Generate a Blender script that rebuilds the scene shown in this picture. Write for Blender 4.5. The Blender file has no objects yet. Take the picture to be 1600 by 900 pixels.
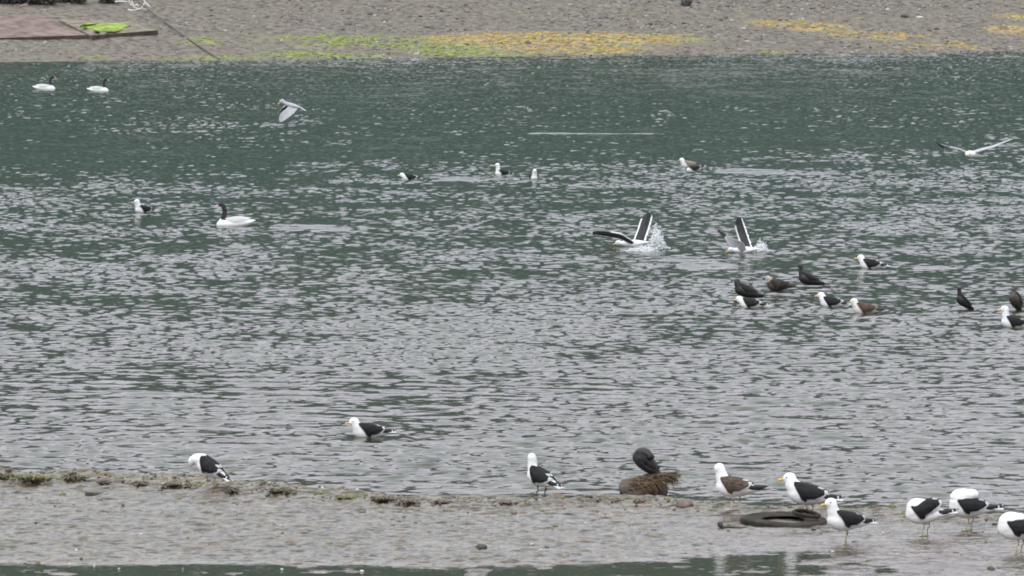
import bpy, bmesh, math, random
import numpy as np
from mathutils import Vector, Matrix, Quaternion

random.seed(7)
rng = np.random.default_rng(11)
R = math.radians
scene = bpy.context.scene
C = scene.collection

# ------------------------------------------------------------------ camera
CAM_H, FPX = 6.4, 9000.0            # eye height, focal length in photo pixels (1600 wide)
PITCH = math.atan(585.0 / FPX)
cam_d = bpy.data.cameras.new("camera")
cam = bpy.data.objects.new("camera", cam_d)
C.objects.link(cam)
cam.location = (0, 0, CAM_H)
cam.rotation_euler = (math.pi / 2 - PITCH, 0, 0)
cam_d.sensor_width = 36.0
cam_d.lens = 36.0 * FPX / 1600.0
cam_d.clip_start = 1.0
cam_d.clip_end = 6000.0
scene.camera = cam

# ------------------------------------------------------------------ overcast sky
SUN_EL, SUN_AZ = R(52), R(200)
world = bpy.data.worlds.new("World")
scene.world = world
world.use_nodes = True
nt = world.node_tree
nt.nodes.clear()
wo = nt.nodes.new("ShaderNodeOutputWorld")
bg = nt.nodes.new("ShaderNodeBackground")
bg.inputs[1].default_value = 0.1
sky = nt.nodes.new("ShaderNodeTexSky")
sky.sky_type = 'NISHITA'
sky.sun_disc = False
sky.sun_elevation = SUN_EL
sky.sun_rotation = SUN_AZ
sky.dust_density = 4.0
tc = nt.nodes.new("ShaderNodeTexCoord")
sep = nt.nodes.new("ShaderNodeSeparateXYZ")
nt.links.new(tc.outputs['Generated'], sep.inputs[0])
ramp = nt.nodes.new("ShaderNodeValToRGB")          # overcast cloud: brighter overhead
ramp.color_ramp.elements[0].position = 0.0
ramp.color_ramp.elements[0].color = (0.535, 0.515, 0.605, 1)
ramp.color_ramp.elements.new(0.33)
ramp.color_ramp.elements[-1].position = 1.0
ramp.color_ramp.elements[1].position = 0.36
ramp.color_ramp.elements[1].color = (0.715, 0.705, 0.785, 1)
e = ramp.color_ramp.elements.new(0.66)
e.color = (0.84, 1.0, 1.02, 1)
ramp.color_ramp.elements[-1].color = (1.0, 1.0, 1.03, 1)
nt.links.new(sep.outputs[2], ramp.inputs[0])
cn = nt.nodes.new("ShaderNodeTexNoise")
cn.inputs['Scale'].default_value = 2.2
cn.inputs['Detail'].default_value = 5
nt.links.new(tc.outputs['Generated'], cn.inputs['Vector'])
cmul = nt.nodes.new("ShaderNodeMapRange")
cmul.inputs['From Min'].default_value = 0.3
cmul.inputs['From Max'].default_value = 0.7
cmul.inputs['To Min'].default_value = 11.0
cmul.inputs['To Max'].default_value = 15.0
nt.links.new(cn.outputs['Fac'], cmul.inputs['Value'])
vm = nt.nodes.new("ShaderNodeVectorMath")
vm.operation = 'SCALE'
nt.links.new(ramp.outputs[0], vm.inputs[0])
brt = nt.nodes.new("ShaderNodeMapRange")              # thinner, brighter cloud ahead than behind
brt.inputs['From Min'].default_value = -0.4
brt.inputs['From Max'].default_value = 0.9
brt.inputs['To Min'].default_value = 0.86
brt.inputs['To Max'].default_value = 1.28
nt.links.new(sep.outputs[1], brt.inputs['Value'])
cmm = nt.nodes.new("ShaderNodeMath")
cmm.operation = 'MULTIPLY'
nt.links.new(cmul.outputs[0], cmm.inputs[0])
nt.links.new(brt.outputs[0], cmm.inputs[1])
nt.links.new(cmm.outputs[0], vm.inputs['Scale'])
mix = nt.nodes.new("ShaderNodeMix")
mix.data_type = 'RGBA'
mix.inputs[0].default_value = 0.88
nt.links.new(sky.outputs[0], mix.inputs[6])
nt.links.new(vm.outputs[0], mix.inputs[7])
nt.links.new(mix.outputs[2], bg.inputs[0])
nt.links.new(bg.outputs[0], wo.inputs[0])

sun_d = bpy.data.lights.new("sun", 'SUN')
sun = bpy.data.objects.new("sun", sun_d)
C.objects.link(sun)
sun_d.energy = 1.0
sun_d.angle = R(25)
sun_d.color = (1.0, 0.97, 0.93)
sd = Vector((math.sin(SUN_AZ) * math.cos(SUN_EL), math.cos(SUN_AZ) * math.cos(SUN_EL), math.sin(SUN_EL)))
sun.rotation_euler = sd.to_track_quat('Z', 'Y').to_euler()

vs = scene.view_settings
vs.view_transform = 'Standard'
vs.look = 'None'
vs.exposure = 0.62
vs.gamma = 1.0
vs.use_curve_mapping = False
scene.cycles.filter_width = 1.9
scene.cycles.max_bounces = 6

# ------------------------------------------------------------------ helpers
_cp, _sp = math.cos(PITCH), math.sin(PITCH)


def at(px, py, z=0.0):
    """ground point (height z) seen at photo pixel px, py"""
    dx, up, fw = px - 800.0, 450.0 - py, FPX
    d = Vector((dx, fw * _cp + up * _sp, -fw * _sp + up * _cp))
    t = (z - CAM_H) / d.z
    return Vector((d.x * t, d.y * t, z))


def smooth(a, b, x):
    t = np.clip((x - a) / (b - a), 0, 1)
    return t * t * (3 - 2 * t)


def _hash(ix, iy, seed):
    h = (ix.astype(np.int64) * 374761393 + iy.astype(np.int64) * 668265263 + seed * 974711) & 0x7fffffff
    h = ((h ^ (h >> 13)) * 1274126177) & 0x7fffffff
    h = ((h ^ (h >> 16)) * 668265263) & 0x7fffffff
    return (h & 0xffff) / 65535.0


def vnoise(x, y, seed=0):
    x = np.asarray(x, float)
    y = np.asarray(y, float)
    ix, iy = np.floor(x), np.floor(y)
    fx, fy = x - ix, y - iy
    fx = fx * fx * fx * (fx * (fx * 6 - 15) + 10)
    fy = fy * fy * fy * (fy * (fy * 6 - 15) + 10)
    a, b = _hash(ix, iy, seed), _hash(ix + 1, iy, seed)
    c, d = _hash(ix, iy + 1, seed), _hash(ix + 1, iy + 1, seed)
    return (a * (1 - fx) + b * fx) * (1 - fy) + (c * (1 - fx) + d * fx) * fy


def fbm(x, y, seed=0, octaves=4):
    s, a, t = 0, 1.0, 0
    for i in range(octaves):
        s = s + a * vnoise(x * 2 ** i + 17.3 * i, y * 2 ** i - 9.1 * i, seed + i)
        t += a
        a *= 0.5
    return s / t


def raw_mesh(name, verts, faces, smooth_shade=True):
    """verts (n,3) array, faces (m,k) array of one polygon size"""
    me = bpy.data.meshes.new(name)
    verts = np.asarray(verts, np.float32)
    faces = np.asarray(faces, np.int32)
    m, k = faces.shape
    me.vertices.add(len(verts))
    me.vertices.foreach_set("co", verts.ravel())
    me.loops.add(m * k)
    me.loops.foreach_set("vertex_index", faces.ravel())
    me.polygons.add(m)
    me.polygons.foreach_set("loop_start", np.arange(0, m * k, k, dtype=np.int32))
    try:
        me.polygons.foreach_set("loop_total", np.full(m, k, np.int32))
    except Exception:
        pass
    me.update(calc_edges=True)
    me.validate()
    if smooth_shade:
        me.polygons.foreach_set("use_smooth", np.ones(len(me.polygons), bool))
    return me


def grid_faces(nr, nc):
    i = np.arange((nr - 1) * nc).reshape(nr - 1, nc)[:, :-1].ravel()
    return np.stack([i, i + 1, i + nc + 1, i + nc], 1)


def link(name, me, mats, parent=None):
    o = bpy.data.objects.new(name, me)
    C.objects.link(o)
    for m in (mats if isinstance(mats, (list, tuple)) else [mats]):
        me.materials.append(m)
    if parent is not None:
        o.parent = parent
    return o


def tag(o, label=None, cat=None, group=None, kind=None):
    if label: o["label"] = label
    if cat: o["category"] = cat
    if group: o["group"] = group
    if kind: o["kind"] = kind
    return o


def thing(name, label, cat, loc=(0, 0, 0), rz=0.0, group=None):
    o = bpy.data.objects.new(name, None)
    C.objects.link(o)
    o.empty_display_size = 0.1
    o.location = loc
    o.rotation_euler = (0, 0, rz)
    return tag(o, label, cat, group)


def mat(name, col, rough=0.7, col2=None, scale=20.0, bump=0.0, bscale=None, detail=4, spec=0.5, lo=0.35, hi=0.65, stretch=None):
    m = bpy.data.materials.new(name)
    m.use_nodes = True
    n = m.node_tree
    p = n.nodes["Principled BSDF"]
    p.inputs["Roughness"].default_value = rough
    p.inputs["Specular IOR Level"].default_value = spec
    p.inputs["Base Color"].default_value = (*col, 1)
    t = n.nodes.new("ShaderNodeTexCoord")
    src = t.outputs["Object"]
    if stretch:
        mp = n.nodes.new("ShaderNodeMapping")
        mp.inputs["Scale"].default_value = stretch
        n.links.new(src, mp.inputs[0])
        src = mp.outputs[0]
    if col2 is not None:
        nz = n.nodes.new("ShaderNodeTexNoise")
        nz.inputs["Scale"].default_value = scale
        nz.inputs["Detail"].default_value = detail
        n.links.new(src, nz.inputs["Vector"])
        r = n.nodes.new("ShaderNodeValToRGB")
        r.color_ramp.elements[0].position = lo
        r.color_ramp.elements[1].position = hi
        r.color_ramp.elements[0].color = (*col, 1)
        r.color_ramp.elements[1].color = (*col2, 1)
        n.links.new(nz.outputs["Fac"], r.inputs[0])
        n.links.new(r.outputs[0], p.inputs["Base Color"])
    if bump:
        nb = n.nodes.new("ShaderNodeTexNoise")
        nb.inputs["Scale"].default_value = bscale or scale * 2
        nb.inputs["Detail"].default_value = 4
        n.links.new(src, nb.inputs["Vector"])
        b = n.nodes.new("ShaderNodeBump")
        b.inputs["Strength"].default_value = 1.0
        b.inputs["Distance"].default_value = bump
        n.links.new(nb.outputs["Fac"], b.inputs["Height"])
        n.links.new(b.outputs[0], p.inputs["Normal"])
    return m


# ------------------------------------------------------------------ shore lines (world x -> distance y)
def px_line(pts):
    w = [at(px, py) for px, py in pts]
    return np.array([p.x for p in w]), np.array([p.y for p in w])


UPX, UPY = px_line([(-700, 735), (-300, 738), (0, 744), (120, 747), (300, 755), (450, 768), (560, 777), (650, 784), (760, 782),
                    (900, 780), (1000, 781), (1090, 787), (1180, 793), (1260, 792), (1350, 796), (1450, 800), (1540, 806), (1700, 812), (2300, 830)])
LOX, LOY = px_line([(-700, 872), (-300, 879), (0, 878), (150, 882), (320, 881), (600, 886), (800, 885), (960, 879), (1060, 876), (1200, 870), (1330, 866),
                    (1500, 863), (1700, 858), (2300, 850)])


def up_edge(x): return np.interp(x, UPX, UPY)
def lo_edge(x): return np.interp(x, LOX, LOY)


def mud_h(x, y):
    """height of the near mudflat above the water level"""
    x = np.asarray(x, float)
    y = np.asarray(y, float)
    e = fbm(x * 2.2, y * 0.9, 3, 4) - 0.5
    du = up_edge(x) + e * 0.9 - y                     # >0 inside, distance from the outer water
    dl = y - lo_edge(x) + (fbm(x * 1.3, y * 0.8, 9, 4) - 0.5) * 0.5
    left = 1 - smooth(-3.0, 2.0, x)
    ridge = (0.025 + 0.055 * left) * np.exp(-((du - 0.7) / 0.9) ** 2)
    plat = 0.022 + 0.012 * left
    lump = (fbm(x * 1.9, y * 7.0, 21, 4) - 0.5)
    fine = (fbm(x * 8.0, y * 22.0, 33, 2) - 0.5)
    rf = 1 - (0.42 + 0.25 * smooth(0.5, 3.0, x)) * smooth(0.5, 1.8, du)
    plat = plat - (0.006 + 0.010 * smooth(0.5, 3.0, x)) * smooth(0.6, 1.6, du)
    lump, fine = lump * rf, fine * rf
    body = plat + ridge + 0.085 * lump + 0.055 * fine + 0.055 * (fbm(x * 0.32, y * 1.5, 41, 3) - 0.5)
    h = -0.10 + (body + 0.10) * smooth(-0.9, 0.35, du) 
    near = smooth(-0.25, 0.4, dl)
    right = smooth(2.0, 4.5, x)
    below = -0.011 + 0.034 * right + 0.055 * (fbm(x * 3, y * 2.4, 55, 4) - 0.5) + (0.35 + right) * (0.03 * lump + 0.03 * fine)
    h = h * near + (1 - near) * np.minimum(below, 0.03)
    return h - 0.5 * smooth(1.5, 8.0, -du) * 1.0


S0, S1 = at(0, 97), at(1600, 80)
SH_A = Vector((S0.x, S0.y))
SH_T = Vector((S1.x - S0.x, S1.y - S0.y)).normalized()      # along the far shoreline
SH_N = Vector((-SH_T.y, SH_T.x))                            # inland


def shore_uv(x, y):
    rx, ry = x - SH_A.x, y - SH_A.y
    return rx * SH_T.x + ry * SH_T.y, rx * SH_N.x + ry * SH_N.y


def shore_pt(u, v):
    return SH_A.x + u * SH_T.x + v * SH_N.x, SH_A.y + u * SH_T.y + v * SH_N.y


def beach_z(u, v):
    u = np.asarray(u, float)
    v = np.asarray(v, float)
    z = 0.125 * v + 0.5 * (fbm(u * 0.13, v * 0.25, 71, 3) - 0.5) * smooth(0, 8, v) + 0.10 * (fbm(u * 0.8, v * 0.8, 77, 3) - 0.5)
    return z


def at_beach(px, py):
    """point on the far beach seen at a photo pixel"""
    lo, hi = -0.3, 6.0
    for _ in range(40):
        z = (lo + hi) / 2
        p = at(px, py, z)
        u, v = shore_uv(p.x, p.y)
        if z > float(beach_z(u, v)): hi = z
        else: lo = z
    return at(px, py, z)


def at_mud(px, py):
    z = 0.0
    for _ in range(12):
        p = at(px, py, z)
        z = max(float(mud_h(p.x, p.y)), -0.02)
    return at(px, py, z)


# ------------------------------------------------------------------ water
rows = [40.0]
while rows[-1] < 285:
    d = rows[-1]
    rows.append(d + (0.5 if d < 52 else np.interp(d, [52, 70, 120, 285], [0.045, 0.048, 0.065, 0.115])))
rows = np.array(rows)
NC = 780
th = np.linspace(-1, 1, NC) * 0.108
Dg, Tg = np.meshgrid(rows, th, indexing='ij')
X, Y = Dg * Tg, Dg
dy_loc = np.interp(Dg, [52, 70, 120, 285], [0.045, 0.048, 0.065, 0.115])
wx = X + 0.5 * (fbm(X * 0.35, Y * 0.35, 101, 2) - 0.5)
wy = Y + 0.9 * (fbm(X * 0.3, Y * 0.3, 107, 2) - 0.5)
Z = np.zeros_like(X)
NW = 64
for i in range(NW):
    lam = 0.13 * (1.9 / 0.13) ** ((i + rng.random()) / NW)
    ang = rng.normal(0, 0.44)
    k = 2 * math.pi / lam
    wgt = math.exp(-((math.log(lam / 0.22)) / 0.80) ** 2)
    a = 0.049 * wgt / k
    fade = smooth(1.5, 2.7, lam / (dy_loc * max(abs(math.cos(ang)), 0.3)))
    ph = k * (wx * math.sin(ang) + wy * math.cos(ang)) + rng.random() * 6.283
    Z += fade * a * np.sin(ph + 0.35 * np.sin(ph))
ZB = np.zeros_like(X)
for i in range(22):                                   # longer-crested ripples running in to the near shore
    lam = 0.24 * (1.0 / 0.24) ** ((i + rng.random()) / 22)
    ang = rng.normal(0.10, 0.22)
    k = 2 * math.pi / lam
    ph = k * (wx * math.sin(ang) + wy * math.cos(ang)) + rng.random() * 6.283
    ZB += 0.042 / k * np.sin(ph + 0.3 * np.sin(ph))
# wind patches and shelter
d_rows = np.array([at(800, p).y for p in (885, 790, 745, 690, 620, 585, 520, 450, 300, 220, 160, 110, 90)])
amp_rows = np.array([0.25, 0.55, 0.78, 0.85, 0.76, 0.82, 0.92, 0.95, 1.0, 1.0, 1.05, 1.25, 1.45])
ampb_rows = np.array([0.15, 0.50, 0.68, 0.70, 0.68, 0.40, 0.20, 0.1, 0, 0, 0, 0, 0])
amp = np.interp(Y, d_rows, amp_rows)
amp = amp * (0.42 + 1.2 * fbm(X * 0.09, Y * 0.035, 131, 4))
amp *= 0.25 + 1.45 * fbm(X * 0.8, Y * 0.45, 139, 3)
lane = smooth(0.52, 0.66, fbm(X * 0.05 + 3, Y * 0.05, 141, 3))
amp *= 1 - 0.20 * lane
bandc = at(350, 615)
bandw = np.exp(-((Y - bandc.y) / 4.5) ** 2) * (1 - smooth(-2.0, 5.5, X))
amp *= 1 - 0.45 * bandw
du = Y - up_edge(X)
amp *= 0.14 + 0.86 * smooth(-0.3, 1.8, du)
us, vs_ = shore_uv(X, Y)
amp *= smooth(0.3, -1.2, vs_) * 0.8 + 0.2
Z *= amp
Z += ZB * np.interp(Y, d_rows, ampb_rows) * (0.55 + 0.9 * fbm(X * 0.25, Y * 0.16, 151, 3)) * (0.10 + 0.90 * smooth(-0.3, 1.6, du))
del ZB


def ridge_line(p0, p1, width, height, calm, seed, rough=0.3, off=0.0):
    """a wake: a soft raised line on the water, calmer around it"""
    a, b = at(*p0), at(*p1)
    rr = np.where((rows > min(a.y, b.y) + off - 2.0) & (rows < max(a.y, b.y) + off + 2.0))[0]
    sl = slice(rr[0], rr[-1] + 1)
    x, y = X[sl], Y[sl]
    t = np.clip((x - a.x) / (b.x - a.x), 0, 1)
    yc = a.y + off + (b.y - a.y) * t + 0.25 * (fbm(x * 0.5, x * 0 + seed, seed, 2) - 0.5)
    x0, x1 = min(a.x, b.x), max(a.x, b.x)
    ends = smooth(x0 - 0.1, x0 + 0.6, x) * (1 - smooth(x1 - 2.2, x1, x))
    nz = np.clip(1.2 * fbm(x * 0.9, y * 1.5, seed + 40, 3) + rough, 0.2, 1.4)
    g = np.exp(-((y - yc) / width) ** 2) * ends * nz
    Z[sl] = Z[sl] * (1 - calm * np.exp(-((y - yc) / (width * 2.0)) ** 2) * ends) + height * g


def wake(p0, p1, n_, seed, h=0.048, gap=0.55):
    for k in range(n_):
        ridge_line(p0, p1, 0.17, h, 0.6, seed + 3 * k, 0.22, (k - (n_ - 1) / 2) * gap)


wake((395, 355), (640, 359), 4, 5)
wake((1095, 267), (1330, 271), 4, 60, 0.05, 0.7)
ridge_line((735, 209), (830, 209.5), 0.12, 0.035, 0.4, 75, 0.3)
ridge_line((800, 209), (1110, 210), 0.13, 0.040, 0.4, 77, 0.35)
wake((655, 280), (850, 281), 3, 80, 0.045, 0.7)
wake((1000, 404), (1190, 402), 4, 90, 0.05, 0.5)
wake((1030, 416), (1240, 414), 4, 120, 0.045, 0.5)
wake((1405, 420), (1590, 421), 3, 150, 0.04)
ridge_line((1430, 238), (1512, 239), 0.14, 0.05, 0.4, 160, 0.5)
ridge_line((20, 140), (190, 141), 0.14, 0.045, 0.4, 170, 0.4)
for bx, by, br in [(224, 332, .4), (366, 353, .6), (70, 140, .6), (154, 143, .6), (641, 281, .4), (785, 272, .4), (834, 280, .35), (1080, 264, .5), (1361, 419, .45), (1174, 480, .45), (1300, 479, .4),
                   (1352, 489, .45), (1584, 511, .45), (576, 682, .5), (1216, 454, .4), (1264, 448, .4), (1505, 484, .3), (1586, 485, .3), (985, 386, .6), (1158, 396, .6)]:
    q = at(bx, by)                                    # water stilled around each floating bird, a small ring running out
    rr = np.where(np.abs(rows - q.y) < 4.0)[0]
    sl = slice(rr[0], rr[-1] + 1)
    rr2 = np.sqrt(((X[sl] - q.x) / br) ** 2 + ((Y[sl] - q.y + 0.2) / (br * 1.6)) ** 2)
    w_ = np.exp(-rr2 ** 2)
    Z[sl] = Z[sl] * (1 - 0.72 * w_) + 0.012 * np.sin(rr2 * 9) * np.exp(-((rr2 - 1.1) / 0.5) ** 2)
verts = np.stack([X, Y, Z], -1).reshape(-1, 3)
faces = grid_faces(*X.shape)
nv = len(verts)
# flat water beyond the ruffled part, to both sides
ext, ef = [], []
for sgn in (-1, 1):
    k0 = nv + len(ext)
    ext += [(sgn * 40 * 0.108, 40, 0), (sgn * 285 * 0.108, 285, 0), (sgn * 900, 285, 0), (sgn * 900, 40, 0)]
    ef.append([k0, k0 + 1, k0 + 2, k0 + 3] if sgn < 0 else [k0, k0 + 3, k0 + 2, k0 + 1])
k0 = nv + len(ext)
ext += [(-900, 40, 0), (900, 40, 0), (900, -60, 0), (-900, -60, 0)]
ef.append([k0, k0 + 1, k0 + 2, k0 + 3])
verts = np.concatenate([verts, np.array(ext)])
faces = np.concatenate([faces, np.array(ef)])
m_water = bpy.data.materials.new("water")
m_water.use_nodes = True
n = m_water.node_tree
p = n.nodes["Principled BSDF"]
p.inputs["Roughness"].default_value = 0.055
gw = n.nodes.new("ShaderNodeNewGeometry")
sw = n.nodes.new("ShaderNodeSeparateXYZ")
n.links.new(gw.outputs["Position"], sw.inputs[0])
rw_ = n.nodes.new("ShaderNodeMapRange")              # silty shallows near the mud, green deep water further out
rw_.inputs["From Min"].default_value = 62
rw_.inputs["From Max"].default_value = 135
n.links.new(sw.outputs[1], rw_.inputs["Value"])
mw = n.nodes.new("ShaderNodeMix")
mw.data_type = 'RGBA'
mw.inputs[6].default_value = (0.042, 0.038, 0.022, 1)
mw.inputs[7].default_value = (0.034, 0.044, 0.032, 1)
n.links.new(rw_.outputs[0], mw.inputs[0])
n.links.new(mw.outputs[2], p.inputs["Base Color"])
p.inputs["IOR"].default_value = 1.333
t = n.nodes.new("ShaderNodeTexCoord")
nz = n.nodes.new("ShaderNodeTexNoise")
nz.inputs["Scale"].default_value = 7.0
nz.inputs["Detail"].default_value = 3
n.links.new(t.outputs["Object"], nz.inputs["Vector"])
b = n.nodes.new("ShaderNodeBump")
b.inputs["Distance"].default_value = 0.006
n.links.new(nz.outputs["Fac"], b.inputs["Height"])
n.links.new(b.outputs[0], p.inputs["Normal"])
water = link("water", raw_mesh("water", verts, faces), m_water)
tag(water, kind="structure")
del verts, faces

# ------------------------------------------------------------------ seabed, sheet to the horizon
g = np.array([(-3000, -200), (3000, -200), (3000, 4000), (-3000, 4000)])
bed = link("ground", raw_mesh("ground", np.c_[g, np.full(4, -2.5)], [[0, 1, 2, 3]], False), mat("ground", (0.08, 0.075, 0.06), 0.9, (0.12, 0.11, 0.09), 0.5))
tag(bed, kind="structure")

# ------------------------------------------------------------------ near mudflat
rows = np.concatenate([np.linspace(44, 54, 30)[:-1], np.linspace(54, 68.0, 1000), np.linspace(68.2, 80, 24)])
xs = np.concatenate([np.linspace(-26, -8.6, 50)[:-1], np.linspace(-8.6, 8.6, 1000), np.linspace(8.6, 26, 50)[1:]])
Yg, Xg = np.meshgrid(rows, xs, indexing='ij')
Zg = mud_h(Xg, Yg)
m_mud = bpy.data.materials.new("wet_mud")
m_mud.use_nodes = True
n = m_mud.node_tree
p = n.nodes["Principled BSDF"]
t = n.nodes.new("ShaderNodeTexCoord")
geo = n.nodes.new("ShaderNodeNewGeometry")
sp_ = n.nodes.new("ShaderNodeSeparateXYZ")
n.links.new(geo.outputs["Position"], sp_.inputs[0])
nz = n.nodes.new("ShaderNodeTexNoise")
nz.inputs["Scale"].default_value = 12
nz.inputs["Detail"].default_value = 8
nz.inputs["Roughness"].default_value = 0.65
mpg = n.nodes.new("ShaderNodeMapping")
mpg.inputs["Scale"].default_value = (0.55, 1.6, 1)
n.links.new(t.outputs["Object"], mpg.inputs[0])
n.links.new(mpg.outputs[0], nz.inputs["Vector"])
r = n.nodes.new("ShaderNodeValToRGB")
r.color_ramp.elements[0].position = 0.40
r.color_ramp.elements[0].color = (0.026, 0.019, 0.012, 1)
r.color_ramp.elements[1].position = 0.60
r.color_ramp.elements[1].color = (0.128, 0.094, 0.066, 1)
n.links.new(nz.outputs["Fac"], r.inputs[0])
wv = n.nodes.new("ShaderNodeVertexColor")
wv.layer_name = "weed"
wsep = n.nodes.new("ShaderNodeSeparateColor")
n.links.new(wv.outputs[0], wsep.inputs[0])
wr = n.nodes.new("ShaderNodeValToRGB")
wr.color_ramp.elements[0].position = 0.38
wr.color_ramp.elements[0].color = (0.035, 0.030, 0.014, 1)
wr.color_ramp.elements[1].position = 0.62
wr.color_ramp.elements[1].color = (0.17, 0.135, 0.085, 1)
n.links.new(nz.outputs["Fac"], wr.inputs[0])
wm = n.nodes.new("ShaderNodeMix")
wm.data_type = 'RGBA'
n.links.new(wsep.outputs[0], wm.inputs[0])
n.links.new(r.outputs[0], wm.inputs[6])
n.links.new(wr.outputs[0], wm.inputs[7])
n.links.new(wm.outputs[2], p.inputs["Base Color"])
mr = n.nodes.new("ShaderNodeMapRange")               # drained ridges are matt, low mud keeps a film of water
mr.inputs["From Min"].default_value = 0.0
mr.inputs["From Max"].default_value = 0.05
mr.inputs["To Min"].default_value = 0.06
mr.inputs["To Max"].default_value = 0.28
n.links.new(sp_.outputs[2], mr.inputs[0])
n.links.new(mr.outputs[0], p.inputs["Roughness"])
nb = n.nodes.new("ShaderNodeTexNoise")
nb.inputs["Scale"].default_value = 30
nb.inputs["Detail"].default_value = 4
n.links.new(t.outputs["Object"], nb.inputs["Vector"])
b = n.nodes.new("ShaderNodeBump")
b.inputs["Distance"].default_value = 0.006
n.links.new(nb.outputs["Fac"], b.inputs["Height"])
n.links.new(b.outputs[0], p.inputs["Normal"])
me = raw_mesh("mudflat", np.stack([Xg, Yg, Zg], -1).reshape(-1, 3), grid_faces(*Xg.shape))
wc = np.zeros((Xg.size, 4), np.float32)
dug = up_edge(Xg) - Yg
wband = np.exp(-((dug - 0.25) / 0.75) ** 2) * (0.25 + 0.75 * (1 - smooth(-2.0, 2.5, Xg)))
wc[:, 0] = np.clip(wband * smooth(0.30, 0.60, fbm(Xg * 1.8, Yg * 3.0, 501, 4) + 0.15), 0, 1).ravel()
wc[:, 3] = 1
me.color_attributes.new("weed", 'FLOAT_COLOR', 'POINT').data.foreach_set("color", wc.ravel())
mud = link("mudflat", me, m_mud)
tag(mud, kind="structure")

# ------------------------------------------------------------------ far beach with algae patches
us = np.linspace(-45, 95, 1100)
vv = np.concatenate([np.linspace(-14, -1, 14)[:-1], np.linspace(-1, 26, 300), np.linspace(26.5, 34, 12)])
Vg, Ug = np.meshgrid(vv, us, indexing='ij')
Zb = beach_z(Ug, Vg)
Xb, Yb = shore_pt(Ug, Vg)


def algae(px, py, ru, rv, seed, thr=0.5):
    p0 = at_beach(px, py)
    u0, v0 = shore_uv(p0.x, p0.y)
    def f(U, V):
        q = ((U - u0) / ru) ** 2 + ((V - v0) / rv) ** 2
        return np.clip((1.35 - q) * 0.95, 0, 1) * smooth(thr - 0.22, thr + 0.26, fbm(U * 1.4, V * 1.4, seed, 4) + 0.25 * np.clip(1 - q, 0, 1))
    return f


GREEN = [algae(312, 64, 1.0, 1.6, 201), algae(330, 90, 3.2, 0.8, 202, 0.48), algae(465, 84, 2.2, 1.2, 203), algae(540, 88, 2.4, 0.8, 204, 0.52),
         algae(700, 78, 2.6, 2.4, 205, 0.47), algae(560, 62, 5.0, 3.0, 206, 0.62), algae(760, 85, 3.0, 1.0, 207, 0.52), algae(105, 36, 0.7, 0.9, 208, 0.42),
         algae(145, 89, 0.9, 0.5, 209), algae(1075, 62, 1.6, 0.5, 210, 0.5), algae(1205, 82, 0.8, 0.6, 211)]
ORANGE = [algae(820, 64, 4.8, 3.2, 221, 0.38), algae(960, 62, 4.6, 2.0, 222, 0.44), algae(1010, 57, 2.4, 0.8, 223, 0.38), algae(720, 64, 2.4, 1.8, 224, 0.48),
          algae(900, 78, 5.0, 1.6, 225, 0.56), algae(1280, 44, 2.2, 1.6, 226, 0.60), algae(1360, 52, 3.6, 2.6, 227, 0.64), algae(1590, 48, 1.7, 1.4, 228, 0.46),
          algae(1590, 25, 1.4, 1.5, 229, 0.52), algae(1460, 72, 3.0, 1.6, 230, 0.67), algae(1220, 36, 2.0, 1.4, 231, 0.58)]
gm = np.max([f(Ug, Vg) for f in GREEN], 0)
om = np.max([f(Ug, Vg) for f in ORANGE], 0)
me = raw_mesh("beach", np.stack([Xb, Yb, Zb], -1).reshape(-1, 3), grid_faces(*Xb.shape))
ca = me.color_attributes.new("growth", 'FLOAT_COLOR', 'POINT')
cols = np.zeros((Xb.size, 4), np.float32)
cols[:, 0] = om.ravel()
cols[:, 1] = gm.ravel()
cols[:, 3] = 1
ca.data.foreach_set("color", cols.ravel())
m_beach = bpy.data.materials.new("shingle")
m_beach.use_nodes = True
n = m_beach.node_tree
p = n.nodes["Principled BSDF"]
p.inputs["Roughness"].default_value = 0.8
t = n.nodes.new("ShaderNodeTexCoord")


def noise(scale, detail=4):
    z = n.nodes.new("ShaderNodeTexNoise")
    z.inputs["Scale"].default_value = scale
    z.inputs["Detail"].default_value = detail
    n.links.new(t.outputs["Object"], z.inputs["Vector"])
    return z.outputs["Fac"]


def rampn(fac, stops):
    r = n.nodes.new("ShaderNodeValToRGB")
    while len(r.color_ramp.elements) < len(stops):
        r.color_ramp.elements.new(0.5)
    for e, (pos, c) in zip(r.color_ramp.elements, stops):
        e.position = pos
        e.color = (*c, 1)
    n.links.new(fac, r.inputs[0])
    return r.outputs[0]


def mixn(fac, a, b_):
    x = n.nodes.new("ShaderNodeMix")
    x.data_type = 'RGBA'
    n.links.new(fac, x.inputs[0])
    n.links.new(a, x.inputs[6])
    n.links.new(b_, x.inputs[7])
    return x.outputs[2]


base = rampn(noise(3.2, 8), [(0.36, (0.044, 0.035, 0.028)), (0.5, (0.126, 0.101, 0.080)), (0.64, (0.180, 0.150, 0.126))])
vc = n.nodes.new("ShaderNodeVertexColor")
vc.layer_name = "growth"
sc_ = n.nodes.new("ShaderNodeSeparateColor")
n.links.new(vc.outputs[0], sc_.inputs[0])
green = rampn(noise(2.5, 4), [(0.35, (0.16, 0.18, 0.055)), (0.7, (0.27, 0.33, 0.06))])
orange = rampn(noise(0.7, 4), [(0.38, (0.30, 0.28, 0.10)), (0.5, (0.38, 0.285, 0.10)), (0.62, (0.41, 0.245, 0.10))])
def mul(a, b2):
    x = n.nodes.new("ShaderNodeMath")
    x.operation = 'MULTIPLY'
    n.links.new(a, x.inputs[0])
    n.links.new(b2, x.inputs[1])
    return x.outputs[0]


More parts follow.
